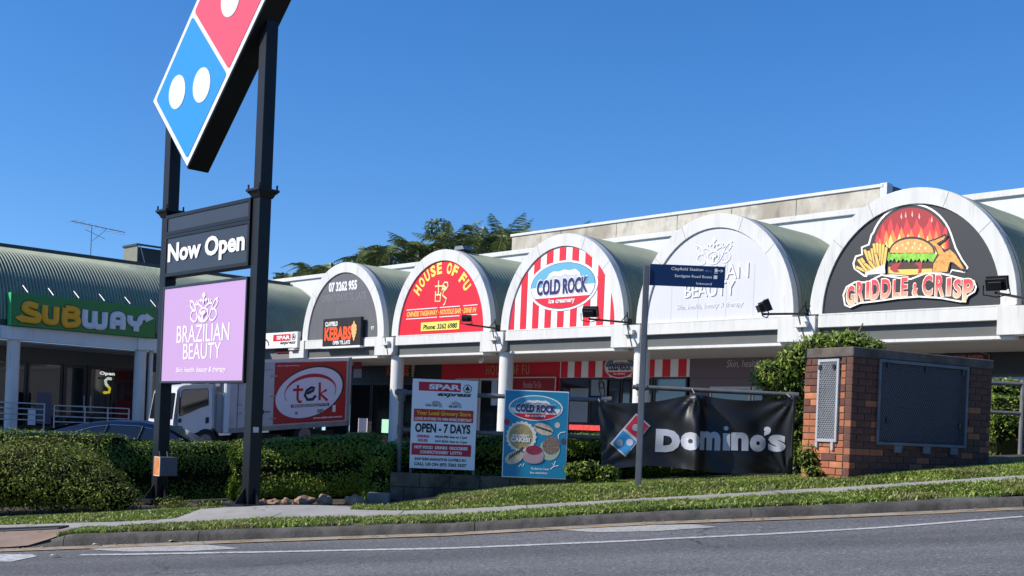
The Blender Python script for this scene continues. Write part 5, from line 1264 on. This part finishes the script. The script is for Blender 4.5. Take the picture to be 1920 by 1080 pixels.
# ---------------------------------------------------------------- street sign
ss = thing('street_sign', 'grey steel post with a navy finger sign pointing to the station', 'street sign', W, (1.62, 14.8, -.62))
part('post', MB().box(1.578, 1.652, 14.765, 14.84, -.66, 2.17), mat('post_steel', (.25,.25,.26), .35, metal=.7, var=.1), ss, bevel=.014, seg=2, smooth=True)
BF = Frame(1.66, 14.80, 2)
NV = mat('navy_enamel', H('#14305c'), .35)
b0 = BF.at(1222, 498, -.02); b1 = BF.at(1358, 541, -.02)
BL = part('blade', MB().box(1.655, 2.60, 14.785, 14.80, 1.925, 2.195), NV, ss, bevel=.003)
def w4(x, y):
    r = ray(x, y)*14.78; return float(r[0]), float(r[2])
def wt(mb, body, TL, BR, **k):
    a = w4(*TL); b = w4(*BR); zc = (a[1]+b[1])/2; 
    text(mb, body, a[0], b[0], k.pop('z0'), k.pop('z1'), 14.782, **k)
mb = MB(); X = lambda x, y=520: w4(x, y)[0]
text(mb, 'Clayfield Station', X(1258), X(1318), 2.115, 2.165, 14.782, bold=.01); text(mb, 'Sandgate Road Buses', X(1265), X(1335), 2.03, 2.075, 14.782, bold=.01); text(mb, 'Inbound', X(1306), X(1335), 1.955, 1.985, 14.782, bold=.005)
xa = X(1350); mb.flat([(xa-.035,2.135),(xa+.01,2.135),(xa+.01,2.145),(xa-.035,2.145)], 14.782); mb.flat([(xa+.005,2.165),(xa+.04,2.14),(xa+.005,2.115),(xa+.018,2.14)], 14.781)
xa = X(1343); mb.box(xa-.022, xa+.012, 14.781, 14.783, 2.12, 2.165); mb.box(xa-.028, xa+.018, 14.781, 14.783, 2.105, 2.112); xa = X(1342)
mb.box(xa-.025, xa+.02, 14.781, 14.783, 2.035, 2.08)
part('lettering', mb, PW, BL)
mb = MB(); text(mb, '800 m', X(1322), X(1334), 2.118, 2.148, 14.782, bold=0); part('faint_lettering', mb, pc('faint_blue', '#7088a8'), BL)

# ---------------------------------------------------------------- brick meter enclosure
kx_, ky_, kz_ = atY(1600, 650, 14.4)
K = Frame(kx_, ky_, 30)
be = thing('brick_enclosure', 'orange brick meter enclosure with concrete cap and mesh grilles beside the footpath', 'brick enclosure', K, (1.3, .4, -.4))
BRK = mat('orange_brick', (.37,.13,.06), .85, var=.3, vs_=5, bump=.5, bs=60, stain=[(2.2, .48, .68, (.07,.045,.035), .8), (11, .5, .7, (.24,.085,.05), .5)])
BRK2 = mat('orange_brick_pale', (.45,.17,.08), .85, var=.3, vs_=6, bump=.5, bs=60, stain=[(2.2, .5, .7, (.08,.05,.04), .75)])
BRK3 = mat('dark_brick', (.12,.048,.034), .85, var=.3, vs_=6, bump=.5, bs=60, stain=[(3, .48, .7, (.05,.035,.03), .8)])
MORT = mat('brick_mortar', (.09,.07,.055), .95, var=.3, vs_=10)
CAPC = mat('cap_concrete', (.12,.10,.085), .95, var=.3, vs_=5, bump=.8, bs=40, stain=[(3, .45, .65, (.05,.045,.04), .8)])
Lk, Dk = 2.6, .82
part('mortar_core', MB().box(.45, .475, .008, .1, -.6, 1.10).box(.008, .46, .012, .1, -.6, 1.10).box(2.08, Lk-.008, .012, .1, -.6, 1.10).box(.46, 2.09, .012, .1, -.6, .05)
     .box(.012, .1, .1, .19, -.6, 1.10).box(.012, .1, .57, Dk, -.6, 1.10).box(.012, .1, .19, .57, -.6, .04)
     .box(.1, Lk, Dk-.1, Dk, -.6, 1.10).box(Lk-.1, Lk-.01, .1, Dk-.1, -.6, 1.10), MORT, be)
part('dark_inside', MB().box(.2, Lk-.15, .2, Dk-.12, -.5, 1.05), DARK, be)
part('concrete_cap', MB().box(-.008, Lk+.01, -.01, Dk+.01, 1.10, 1.225), CAPC, be, bevel=.012)
CH = .0862; BLn = .24
protoB = {}
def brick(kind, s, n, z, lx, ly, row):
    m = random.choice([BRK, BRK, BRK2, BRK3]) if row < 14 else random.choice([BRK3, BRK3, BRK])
    if kind == 'f': m = random.choice([BRK, BRK3, BRK3, BRK3]) if row > 2 and row < 13 else BRK3  # front face mostly dark bricks: its shade and grime put into colour
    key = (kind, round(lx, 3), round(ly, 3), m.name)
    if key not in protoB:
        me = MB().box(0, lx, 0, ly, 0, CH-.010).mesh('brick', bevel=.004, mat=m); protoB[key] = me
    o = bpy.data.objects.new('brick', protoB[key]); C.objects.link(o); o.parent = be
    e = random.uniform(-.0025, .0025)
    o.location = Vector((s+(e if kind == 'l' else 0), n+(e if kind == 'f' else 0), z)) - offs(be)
zr0 = 1.10-CH*19
for row in range(19):
    z = zr0+row*CH
    if z < -.5: continue
    # front (right hand) face
    s = 0 if row % 2 == 0 else 0; first = BLn if row % 2 == 0 else .115
    cur = 0; wd = first
    while cur < Lk-.02:
        e = min(cur+wd, Lk); wd = BLn
        a, b = cur, e; cur = e
        if z > .05-CH*.5 and z < 1.10:          # window opening
            if a < .46 < b: b = .46
            elif a >= .46 and b <= 2.09: continue
            elif a < 2.09 < b and a >= .46: a = 2.09
        if z < gz(K.o[0]+K.e[0]*a, K.o[1]+K.e[1]*a)-.1: continue
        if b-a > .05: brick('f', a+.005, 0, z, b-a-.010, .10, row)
    # left face, around the narrow window
    cur = .105; wd = .115 if row % 2 == 0 else .225
    while cur < Dk-.02:
        e = min(cur+wd, Dk); wd = BLn; a, b = cur, e; cur = e
        if z > .0 and z < 1.10:
            if a < .19 < b: b = .19
            elif a >= .19 and b <= .57: continue
            elif a < .57 < b: a = .57
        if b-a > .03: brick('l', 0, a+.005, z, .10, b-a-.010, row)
GRL = mat('grille_steel', (.45,.46,.48), .5, metal=.4, var=.1); GRD = mat('grille_mesh', (.12,.13,.16), .5, metal=.4)
GRF = mat('shaded_grille_frame', (.13,.14,.16), .6, metal=.2, var=.2)  # darker copy of the grille steel, shade painted into the front frame
def mesh_grille(axis, a0, a1, z0, z1, pos, m, pitch):
    mb = MB(); w_ = a1-a0; h_ = z1-z0; sl_ = 1.6
    def clip(c, sgn):
        pts = []
        # line: z = z0 + sgn*sl_*(a-a0) + c
        for a in np.linspace(0, w_, 2): pass
        lo, hi = 0, w_
        za = lambda a: c+sgn*sl_*a
        if sgn > 0: lo = max(0, -c/sl_); hi = min(w_, (h_-c)/sl_)
        else: lo = max(0, (c-h_)/sl_); hi = min(w_, c/sl_)
        return (lo, za(lo), hi, za(hi)) if hi-lo > .01 else None
    for sgn in (1, -1):
        c = -sl_*w_ if sgn > 0 else 0
        while c < (h_ if sgn > 0 else h_+sl_*w_):
            r_ = clip(c, sgn)
            if r_:
                p, q_ = (a0+r_[0], z0+r_[1]), (a0+r_[2], z0+r_[3]); o_ = pos+(.004 if sgn > 0 else 0)
                A3 = (p[0], o_, p[1]) if axis == 's' else (o_, p[0], p[1]); B3 = (q_[0], o_, q_[1]) if axis == 's' else (o_, q_[0], q_[1])
                mb.tube([A3, B3], .0045, 4, caps=False)
            c += pitch*sl_
    return mb
# front grille
gr = part('window_grille', MB().box(.44, 2.10, -.03, -.005, 1.06, 1.10).box(.44, 2.10, -.03, -.005, .03, .07).box(.44, .48, -.03, -.005, .07, 1.06).box(2.06, 2.10, -.03, -.005, .07, 1.06), GRF, be, bevel=.003)
part('wire_mesh', mesh_grille('s', .48, 2.06, .07, 1.06, -.018, GRD, .036), GRD, gr, kind='stuff')
part('cover_plate', MB().box(.5, 2.05, .06, .065, .09, 1.05), mat('slate_sheet', (.035,.04,.055), .5), gr)
for s in (.75, 1.28, 1.8): part('bracket', MB().box(s, s+.13, -.035, -.01, -.06, .028), GRF, gr)
for s, z in ((.56,1.0),(1.25,.98),(1.95,.98),(.58,.3),(1.92,.28)): part('clip', MB().box(s, s+.04, -.045, -.024, z, z+.07), BLACK, gr)
gl_ = part('window_grille', MB().box(-.03, -.005, .20, .235, .04, 1.08).box(-.03, -.005, .525, .56, .04, 1.08).box(-.03, -.005, .235, .525, 1.045, 1.08).box(-.03, -.005, .235, .525, .04, .08), GRL, be, bevel=.003)
part('wire_mesh', mesh_grille('n', .235, .525, .08, 1.045, -.018, GRL, .03), GRL, gl_, kind='stuff')
part('cover_plate', MB().box(.06, .065, .2, .56, .05, 1.07), mat('slate_sheet2', (.04,.045,.05), .5), gl_)
part('bracket', MB().box(-.03, -.0, .25, .29, -.06, .038), GRL, gl_); part('bracket', MB().box(-.03, -.0, .52, .56, -.04, .038), GRL, gl_)
for z in (.95,): 
    for n in (.26, .5): part('clip', MB().box(-.04, -.02, n, n+.04, z, z+.06), BLACK, gl_)
# rocks at the foot of the middle hedge
ROCK = mat('sandstone', (.33,.2,.13), .9, var=.3, vs_=9, bump=.6, bs=25, stain=[(6, .5, .7, (.12,.1,.09), .6)])
def rock(px, py, w_, h_, label, seed):
    Y = 15.35; X, _, z = atY(px, py, Y); bm = bmesh.new(); bmesh.ops.create_icosphere(bm, subdivisions=3, radius=1)
    mb = MB()
    for v in bm.verts:
        n = mnoise.noise(v.co*1.3+Vector((seed*7, 0, 0)))*.45+mnoise.noise(v.co*3+Vector((0, seed*5, 0)))*.15; c = v.co*(1+n)
        mb.v.append((X+c.x*w_/2, Y+c.y*w_*.4, z+h_*.35+max(-.5, c.z)*h_*.55))
    mb.f = [tuple(v.index for v in f.verts) for f in bm.faces]; bm.free()
    solo('rock', mb, ROCK, label, 'rock', W, (X, Y, z), group='rocks edging the hedge bed', smooth=True, sharp=25)
for i, (x, y, w_, h_, lab) in enumerate(((492,949,.12,.1,'small reddish rock touching the right foot of the pylon'), (513,949,.17,.11,'low reddish rock, second from the pylon foot'), (540,950,.18,.12,'pale flat rock, third from the pylon foot'),
        (572,949,.24,.16,'large brown rock under the middle of the hedge'), (609,949,.22,.17,'pointed pinkish rock right of the large brown one'), (664,950,.26,.17,'angular rock nearest the low wall, pale top'))): rock(x, y, w_, h_, lab, i+1)
# ---------------------------------------------------------------- foliage
def leaves(pts, nrm, size, aspect=.5, tilt=.7, seed=0, fold=.25):
    """one folded leaf (two triangles) per point; returns an MB-like pair of arrays"""
    rng = np.random.default_rng(seed); n = len(pts)
    nrm = nrm + rng.normal(0, tilt, (n, 3)); nrm /= np.linalg.norm(nrm, axis=1)[:, None]+1e-9
    t = rng.normal(0, 1, (n, 3)); t -= (t*nrm).sum(1)[:, None]*nrm; t /= np.linalg.norm(t, axis=1)[:, None]+1e-9
    b = np.cross(nrm, t); L = size*(.6+.8*rng.random(n))[:, None]; Wd = L*aspect
    a = pts-t*L/2; c = pts+t*L/2; l = pts-b*Wd/2-nrm*L*fold*.3; r = pts+b*Wd/2-nrm*L*fold*.3
    V = np.stack([a, l, c, r], 1).reshape(-1, 3); i = np.arange(n)*4
    Fc = np.concatenate([np.stack([i, i+1, i+2], 1), np.stack([i, i+2, i+3], 1)], 0)
    # keep the two halves connected so that one leaf is one island
    return V, Fc
def tri_mesh(name, V, Fc, m, off=(0, 0, 0)):
    me = bpy.data.meshes.new(name); me.vertices.add(len(V)); me.vertices.foreach_set('co', (V-np.array(off)).astype(np.float32).ravel())
    me.loops.add(len(Fc)*3); me.loops.foreach_set('vertex_index', Fc.astype(np.int32).ravel())
    me.polygons.add(len(Fc)); me.polygons.foreach_set('loop_start', np.arange(len(Fc), dtype=np.int32)*3)
    me.materials.append(m); me.update(calc_edges=True); me.validate(); return me
def mesh_part(name, me, parent, kind=None):
    o = bpy.data.objects.new(name, me); C.objects.link(o); o.parent = parent
    if kind: o['kind'] = kind
    return o
def nz(p, s): return mnoise.noise(Vector((p[0]*s, p[1]*s, p[2]*s)))
def hedge(name, label, X0, X1, Y0, Y1, ztop, n, size=.04, seed=1, m=None, ex=.45, lump=.05, zb=None, cat='hedge', fr=W):
    gz = (lambda x, y: zb) if zb is not None else globals()['gz']
    m = m or LEAFH
    rng = np.random.default_rng(seed); xm = (X0+X1)/2; ym = (Y0+Y1)/2
    t = thing(name, label, cat, fr, (xm, ym, gz(xm, ym)))
    def surf(x, a, k=1.0, endk=1.0):
        zt = ztop(x); z0 = (gz(x, ym) if zb is None else zb)-.05; zc = (zt+z0)/2; hz = (zt-z0)/2; hy = (Y1-Y0)/2
        ca, sa = np.cos(a), np.sin(a); y = ym+hy*k*endk*np.sign(ca)*abs(ca)**ex; z = zc+hz*k*np.sign(sa)*abs(sa)**ex
        return y, z
    P = []; N = []
    Lx = X1-X0; hh = ztop(xm)-gz(xm, ym); endA = (Y1-Y0)*hh; sideA = Lx*(2*hh+(Y1-Y0)); pe = endA*2/(endA*2+sideA)
    while len(P) < n:
        x = rng.uniform(X0, X1); a = rng.uniform(-.15*PI, 1.35*PI) if rng.random() > .4 else rng.uniform(1.0*PI-.4, 1.32*PI)
        k = 1-abs(rng.normal(0, .06))
        if rng.random() < pe:
            x = X0 if rng.random() < .65 else X1; k = math.sqrt(rng.random()); y, z = surf(x, a, k); nn = (-1 if x == X0 else 1, 0, .1); x += rng.normal(0, .03)*1.0
        else:
            d = min(x-X0, X1-x)/.18; ek = 1 if d > 1 else .75+.25*math.sqrt(max(0, 1-(1-d)**2))
            y, z = surf(x, a, k, ek); z = min(z, ztop(x)) if d > 1 else z-(1-ek)*.25
            nn = (0, math.cos(a), math.sin(a))
        l = lump*(nz((x, y, z), 2.3)+.6*nz((x, y, z), 6)); P.append((x+nn[0]*l, y+nn[1]*l, z+nn[2]*l)); N.append(nn)
    V, Fc = leaves(np.array(P), np.array(N, float), size, seed=seed, tilt=.42)
    mesh_part('foliage', tri_mesh('foliage', V, Fc, m, (xm, ym, gz(xm, ym))), t)
    # woody inside
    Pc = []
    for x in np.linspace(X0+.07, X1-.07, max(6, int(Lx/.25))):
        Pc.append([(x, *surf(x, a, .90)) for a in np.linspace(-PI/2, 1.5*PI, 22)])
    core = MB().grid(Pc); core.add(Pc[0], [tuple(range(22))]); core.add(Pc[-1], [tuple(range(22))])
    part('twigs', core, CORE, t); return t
lin_ = lambda xs, zs: (lambda x: float(np.interp(x, xs, zs)))
hedge('clipped_hedge', 'long clipped hedge with a sunlit top between the blue car and the pylon', -12.5, -6.0, 17.2, 18.7, lin_([-12, -6.5, -4.1], [-.22, -.24, -.34]), 18000, .045, 1)
hedge('clipped_hedge', 'short shaded hedge running back from the big bush, seen between the pylon legs', 0, 3.5, 0, 1.3, lin_([0, 3.5], [-.42, -.34]), 16000, .042, 6, zb=-1.45, fr=Frame(-6.05, 17.1, 65))
hedge('clipped_hedge', 'square clipped hedge right of the pylon, above the row of rocks', -3.90, -1.92, 16.35, 17.6, lin_([-3.9, -3.2, -2.5, -2.1, -1.9], [-.24, -.2, -.13, -.06, -.1]), 20000, .04, 2)
hedge('clipped_hedge', 'clipped hedge behind the two sign boards on the low wall', -1.80, 1.5, 16.2, 17.4, lin_([-1.8, -.4, .6, 1.5], [-.2, -.03, .02, .05]), 18000, .045, 3)
hedge('clipped_hedge', 'narrow sunlit hedge end standing beside the left end of the low wall', -1.93, -1.64, 15.75, 16.5, lin_([-2, -1.6], [-.27, -.22]), 3500, .042, 7)
hedge('clipped_hedge', 'dark hedge behind the black banner', 1.6, 3.6, 16.5, 17.5, lin_([1.5, 3.7], [.1, .2]), 8000, .05, 4)
hedge('clipped_hedge', 'dense hedge behind the pipe fence at the far right edge', 7.6, 11.5, 18.5, 19.6, lin_([7, 11], [.95, 1.0]), 9000, .06, 5)
# blob bushes
def bush(name, label, blobs, n, size, m, seed, cat='bush', stems=None, aspect=.45, base=None, shell=.8, core=True):
    rng = np.random.default_rng(seed); b0 = base or blobs[0][:3]
    t = thing(name, label, cat, W, b0)
    wts = np.array([b[3]*b[4]*.5+b[3]*b[5]+b[4]*b[5] for b in blobs]); wts = wts/wts.sum(); P = []; N = []
    for i in rng.choice(len(blobs), n, p=wts):
        cx_, cy_, cz_, rx_, ry_, rz_ = blobs[i]; d = rng.normal(0, 1, 3); d /= np.linalg.norm(d); r_ = shell+(1-shell)*rng.random() if rng.random() < .85 else rng.random()
        r_ *= 1+.16*nz((cx_+d[0]*2, cy_+d[1]*2, cz_+d[2]*2), 1.7)+.08*nz((d[0]*5, d[1]*5, d[2]*5+i), 1.5)
        P.append((cx_+d[0]*rx_*r_, cy_+d[1]*ry_*r_, cz_+d[2]*rz_*r_)); N.append(d)
    P = np.array(P); N = np.array(N)
    V, Fc = leaves(P, N, size, aspect, seed=seed); mesh_part('foliage', tri_mesh('foliage', V, Fc, m, b0), t)
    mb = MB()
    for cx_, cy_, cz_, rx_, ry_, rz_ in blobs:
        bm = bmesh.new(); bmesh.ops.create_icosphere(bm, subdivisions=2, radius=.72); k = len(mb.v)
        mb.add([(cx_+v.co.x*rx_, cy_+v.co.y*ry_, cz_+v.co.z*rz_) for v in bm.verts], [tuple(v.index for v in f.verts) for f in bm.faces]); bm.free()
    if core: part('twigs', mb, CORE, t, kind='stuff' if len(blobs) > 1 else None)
    if stems:
        for s_ in stems: part('stem', MB().tube(s_, [.025]*(len(s_)-1)+[.008], 6), BARK, t, smooth=True)
    return t
bush('rounded_bush', 'big loose olive green bush in front of the hedge at the left edge', [(-8.6,15.6,-.85,1.3,.85,.55), (-7.4,15.5,-.82,1.2,.85,.52), (-6.3,15.5,-.80,1.0,.82,.50), (-5.85,15.4,-.86,.75,.75,.44), (-5.4,15.3,-.97,.5,.62,.33), (-5.1,15.15,-1.06,.36,.45,.22)], 34000, .042, LEAFB, 11)
bush('low_weeds', 'sparse dark weeds at the foot of the left pylon leg', [(-4.35,15.3,-1.12,.32,.25,.12), (-3.9,15.5,-1.1,.25,.2,.06)], 700, .05, LEAFB, 12, shell=.2, core=False)
sx = lambda x, y, Y: (lambda p: (p[0], Y, p[2]))(atY(x, y, Y))
bl = []
for x, y, Y, rx_, rz_ in ((1452,706,16.5,.36,.25), (1500,680,16.5,.36,.30), (1540,662,16.4,.42,.30), (1590,645,16.3,.38,.2), (1480,745,16.5,.30,.30), (1500,800,16.4,.26,.42), (1512,865,16.1,.2,.3), (1630,650,16.2,.2,.12)):
    p = sx(x, y, Y); bl.append((*p, rx_, .35, rz_))
bush('large_shrub', 'tall glossy shrub spilling over the brick enclosure beside the banner', bl, 9000, .075, LEAFS, 13, cat='shrub', aspect=.36, base=(4.1, 16.3, -.4), shell=.6,
     stems=[[(4.1,16.3,-.5),(4.05,16.3,.3),(4.2,16.3,1.0)], [sx(1600,650,16.3), sx(1610,625,16.3), sx(1618,606,16.3)], [sx(1580,650,16.3), sx(1590,625,16.3), sx(1592,612,16.3)]])
bush('small_shrub', 'little leafy plant at the left foot of the brick enclosure', [(*sx(1515,862,14.9), .13, .15, .2), (*sx(1525,885,14.75), .12, .12, .1)], 600, .05, LEAFS, 14, cat='shrub', shell=.3)
bush('wild_plant', 'scrappy sunlit plant at the right end of the low wall below the banner', [(*sx(1100,885,15.6), .24, .15, .18), (*sx(1140,892,15.5), .16, .12, .16), (*sx(1075,880,15.62), .14, .1, .1)], 1500, .055, LEAFS, 15, cat='plant', shell=.3)
bush('pot_plants', 'low foliage behind the railing at the far right edge', [(*sx(1895,728,21), .5, .3, .2)], 900, .1, LEAFS, 16, cat='plants', shell=.3)
# pipe rails at the right edge
rr = thing('pipe_fence', 'grey pipe rails behind the brick enclosure at the right edge', 'fence', W, (8, 17.6, -.3))
for (y, r_) in ((720, .035), (775, .03)):
    a = sx(1858, y-2, 17.6); b = sx(1922, y+.5, 17.6); b = (b[0]+2.5, b[1], b[2]+.0); part('rail', MB().tube([(a[0]-1.5, a[1], a[2]), b], r_, 10), GALV, rr, smooth=True)
a = sx(1919, 700, 17.6); part('post', MB().tube([(a[0], 17.6, -.4), (a[0], 17.6, a[2]-.1)], .036, 10), GALV, rr, smooth=True)
# palms and trees behind the arcade
def frond_mesh(seed, L=2.6, droop=1.0):
    rng = np.random.default_rng(seed); V = []; Fc = []
    path = []; n = 20
    for i in range(n+1):
        t = i/n; path.append(np.array([L*(t*.95-.18*t*t*droop), 0, L*(.42*t-.95*droop*t*t*.9)]))
    for i in range(2, n+1):
        p = path[i]; tg = path[i]-path[i-1]; tg /= np.linalg.norm(tg); ll = L*.26*math.sin(PI*min(1, .15+.85*i/n))**.6*(1.1-.4*i/n)
        for sgn in (-1, 1):
            for k in range(1+(i % 2)):
                q = p-tg*(.5*k)*L/n; d = np.array([tg[0]*.55, sgn*.85, tg[2]*.5-.28+rng.normal(0, .12)]); d /= np.linalg.norm(d); l2 = ll*(.8+.35*rng.random())
                wv = np.array([.012, 0, .012])*L*.5; b = len(V)
                V += [q-wv*.6, q+wv*.6, q+d*l2*.6+np.array([0,0,-.02])+wv*.6, q+d*l2+np.array([0, 0, -.16*l2])]; Fc += [(b, b+1, b+2), (b, b+2, b+3)]
    for i in range(n):
        p, q = path[i], path[i+1]; w0 = .035*(1-i/n)+.006; b = len(V)
        V += [p+[0,-w0,0], p+[0,w0,0], q+[0,w0*.8,0], q+[0,-w0*.8,0]]; Fc += [(b, b+1, b+2), (b, b+2, b+3)]
    return tri_mesh('frond', np.array(V), np.array(Fc), PALML)
FM = [frond_mesh(s, 2.6, d) for s, d in ((1, .55), (2, .85), (3, 1.1), (4, .3))]
TRK = {}
def palm(px, py, Y, scale, label, seed, nf=24):
    X, _, z = atY(px, py+14, Y); rng = np.random.default_rng(seed); g0 = -.8
    t = thing('palm_tree', label, 'palm tree', W, (X, Y, g0), group='palms beyond the arcade roof')
    lean = rng.normal(0, .25)
    part('trunk', MB().tube([(X+lean, Y, g0), (X+lean*.4, Y, (g0+z)/2), (X, Y, z)], [.2, .15, .12], 10), BARK, t, smooth=True)
    for i in range(nf):
        o = bpy.data.objects.new('frond', FM[int(rng.integers(4))]); C.objects.link(o); o.parent = t
        o.location = Vector((X, Y, z))-offs(t); o.rotation_euler = (rng.normal(0, .15), rng.uniform(-.45, .4), i*2.4+rng.normal(0, .2)); o.scale = (scale*rng.uniform(.62, .86),)*3
for i, (x, y, Y, s, lab) in enumerate(((545,512,62,.8,'small palm crown furthest left above the flat roof edge'), (585,496,60,.95,'palm crown left of the grey arch'), (620,498,58,.9,'palm crown just behind the left shoulder of the grey arch'),
        (692,472,58,1.0,'low drooping palm crown right of the grey arch top'), (732,464,57,1.1,'palm between the grey and red arches with arched fronds'), (790,460,57,1.1,'broad palm crown left of the red arch top'),
        (838,444,58,1.1,'tall spiky palm crown above the red arch left shoulder'), (900,440,58,1.15,'dark palm crown above the right of the red arch'), (945,440,57,1.1,'highest palm crown just left of the concrete parapet'),
        (1053,423,66,.5,'tiny palm tip showing over the parapet, left of two'), (1080,419,66,.55,'tiny palm tip showing over the parapet, right of two'), (975,430,59,.8,'palm crown with one long frond arching beside the parapet end'))):
    palm(x, y, Y, s, lab, i+20, 22 if s > .7 else 14)
def tree(px, py, Y, r_, label, seed, n=9000):
    X, _, z = atY(px, py+24, Y); rng = np.random.default_rng(seed); b0 = (X, Y, -.8)
    t = thing('background_tree', label, 'tree', W, b0)
    part('trunk', MB().tube([(X, Y, -.8), (X+.1, Y, z-.4)], [.22, .12], 8), BARK, t, smooth=True)
    P = []; N = []
    cl = [(rng.normal(0, r_*.55), rng.normal(0, r_*.5), rng.normal(0, r_*.32)) for _ in range(14)]
    for k in range(n):
        c = cl[int(rng.integers(14))]; d = rng.normal(0, 1, 3); d /= np.linalg.norm(d); rad = r_*.38*(.6+.4*rng.random()); P.append((X+c[0]+d[0]*rad, Y+c[1]+d[1]*rad, z+c[2]+d[2]*rad*.8)); N.append(d)
    V, Fc = leaves(np.array(P), np.array(N), .17, .5, seed=seed); mesh_part('crown', tri_mesh('crown', V, Fc, LEAFT, b0), t)
for i, (x, y, Y, r_, lab) in enumerate(((575,528,66,1.6,'dark leafy tree low behind the leftmost palms'), (735,500,64,2.2,'round dark tree under the palms right of the grey arch'), (800,488,63,2.2,'dense tree filling in below the broad palm'), (865,480,63,2.2,'dense dark tree behind the red arch crown'), (925,474,62,2.3,'dark tree below the highest palms by the parapet'),
        (-30,735,52,2.5,'dark tree beyond the left end of the arcade'))): tree(x, y, Y, r_, lab, i+60)
# ---------------------------------------------------------------- grass
def grass(name, label, region, n, h, seed):
    rng = np.random.default_rng(seed); P = []
    while len(P) < n:
        X, Y = region(rng)
        if X is None: continue
        d = nz((X, Y, 0), 1.1)*.5+nz((X, Y, 5), 4)*.4
        if rng.random() > .62+d*1.5: continue
        P.append((X, Y, gz(X, Y)))
    P = np.array(P); a = rng.uniform(0, 2*PI, n); ht = h*(.5+.9*rng.random(n)); ln = ht*rng.uniform(.3, 1.6, n); wd = .006+.008*rng.random(n)
    dx, dy = np.cos(a), np.sin(a); z0 = -.012
    b1 = P+np.stack([-dy*wd, dx*wd, z0+0*a], 1); b2 = P+np.stack([dy*wd, -dx*wd, z0+0*a], 1)
    m1 = P+np.stack([dx*ln*.4-dy*wd*.8, dy*ln*.4+dx*wd*.8, ht*.62], 1); m2 = P+np.stack([dx*ln*.4+dy*wd*.8, dy*ln*.4-dx*wd*.8, ht*.62], 1)
    tp_ = P+np.stack([dx*ln, dy*ln, ht], 1)
    V = np.stack([b1, b2, m2, m1, tp_], 1).reshape(-1, 3); i = np.arange(n)*5
    Fc = np.concatenate([np.stack([i, i+1, i+2], 1), np.stack([i, i+2, i+3], 1), np.stack([i+3, i+2, i+4], 1)], 0)
    o = bpy.data.objects.new(name, tri_mesh(name, V, Fc, GRASS)); C.objects.link(o); o.matrix_world = W.M; o['label'] = label; o['category'] = 'grass'; o['kind'] = 'stuff'
def reg_kerb(rng):
    X = rng.uniform(-4.75, 8.5); 
    e = .03*nz((X, 0, 0), 3); return X, rng.uniform(12.37+e, 13.02+.04*nz((X, 2, 0), 5))
def reg_bank(rng):
    X = rng.uniform(-1.9, 8.5); Y = rng.uniform(13.93+.05*nz((X, 3, 0), 4), 15.9)
    if X < -1.3 and Y < 13.95+(-1.3-X)*.3: return None, None
    # not inside the brick enclosure
    if X < -.9 and Y > 14.3-.2*(X+.9): return None, None
    dx, dy = X-K.o[0], Y-K.o[1]; s_ = dx*K.e[0]+dy*K.e[1]; n_ = dx*K.n[0]+dy*K.n[1]
    if 0 < s_ < 2.6 and 0 < n_ < .85: return None, None
    return X, Y
def reg_left(rng):
    X = rng.uniform(-9.5, -3.3); Y = rng.uniform(13.95, 15.1)
    if Y < yback(X): return None, None
    if X < -5.0 and Y > 14.85: return None, None
    return X, Y
grass('kerb_grass', 'green and straw coloured grass strip between kerb and footpath', reg_kerb, 42000, .036, 31)
grass('bank_grass', 'green grass bank between the footpath and the low wall', reg_bank, 80000, .038, 32)
grass('lawn_strip', 'short green grass strip in front of the big left bush', reg_left, 24000, .028, 33)

# unseen trees added on the other side of the street, behind the viewer: they shade the sky and stand in the window reflections
rng_ = np.random.default_rng(5); P = []; N = []
cl = [(rng_.normal(0, 1.9), rng_.normal(0, 1.9), rng_.normal(0, 1.4)) for _ in range(26)]
for k in range(7000):
    c = cl[int(rng_.integers(26))]; d = rng_.normal(0, 1, 3); d /= np.linalg.norm(d); P.append((c[0]+d[0]*1.7, c[1]+d[1]*1.7, 8+c[2]+d[2]*1.4)); N.append(d)
V_, F_ = leaves(np.array(P), np.array(N), .55, .55, seed=5)
crown_me = tri_mesh('crown', V_, F_, LEAFT)
trunk_me = MB().tube([(0,0,-.2),(.1,0,3),(0,.2,7)], [.35,.28,.15], 10).mesh('trunk', mat=BARK, smooth=True)
for i, X in enumerate((-14, -6, 1, 8, 15, 23, 32)):
    Y = -13-(i % 2)*2.5; zz = gz(X, Y)
    t = thing('added_street_tree', 'broad tree added to block sky light, far side of the road behind the viewer', 'tree', W, (X, Y, zz), group='added trees across the road')
    for nm, me in (('trunk', trunk_me), ('crown', crown_me)):
        o = bpy.data.objects.new(nm, me); C.objects.link(o); o.parent = t; o.rotation_euler = (0, 0, i*1.3); o.scale = (1.0+.1*(i % 3),)*3

# fallen leaves and straw on the verge, path and gutter
rng_ = np.random.default_rng(77); V = []; Fc = []
for i in range(420):
    X = rng_.uniform(-7, 8); Y = rng_.choice([rng_.uniform(12.0, 12.19), rng_.uniform(12.4, 16), rng_.uniform(10.5, 12)], p=[.4, .45, .15]); z = gz(X, Y)+.016
    a = rng_.uniform(0, 2*PI); L_ = rng_.uniform(.012, .04); w2 = L_*.4; b = len(V); c, s_ = math.cos(a), math.sin(a)
    V += [(X-c*L_, Y-s_*L_, z), (X+s_*w2, Y-c*w2, z+.008*rng_.random()), (X+c*L_, Y+s_*L_, z+.012*rng_.random()), (X-s_*w2, Y+c*w2, z+.004)]; Fc += [(b, b+1, b+2), (b, b+2, b+3)]
o = bpy.data.objects.new('leaf_litter', tri_mesh('leaf_litter', np.array(V), np.array(Fc), mat('litter_brown', (.26,.18,.09), .8, island=.6))); C.objects.link(o); o.matrix_world = W.M
o['label'] = 'scattered brown leaf litter along the gutter and grass verge'; o['category'] = 'leaf litter'; o['kind'] = 'stuff'
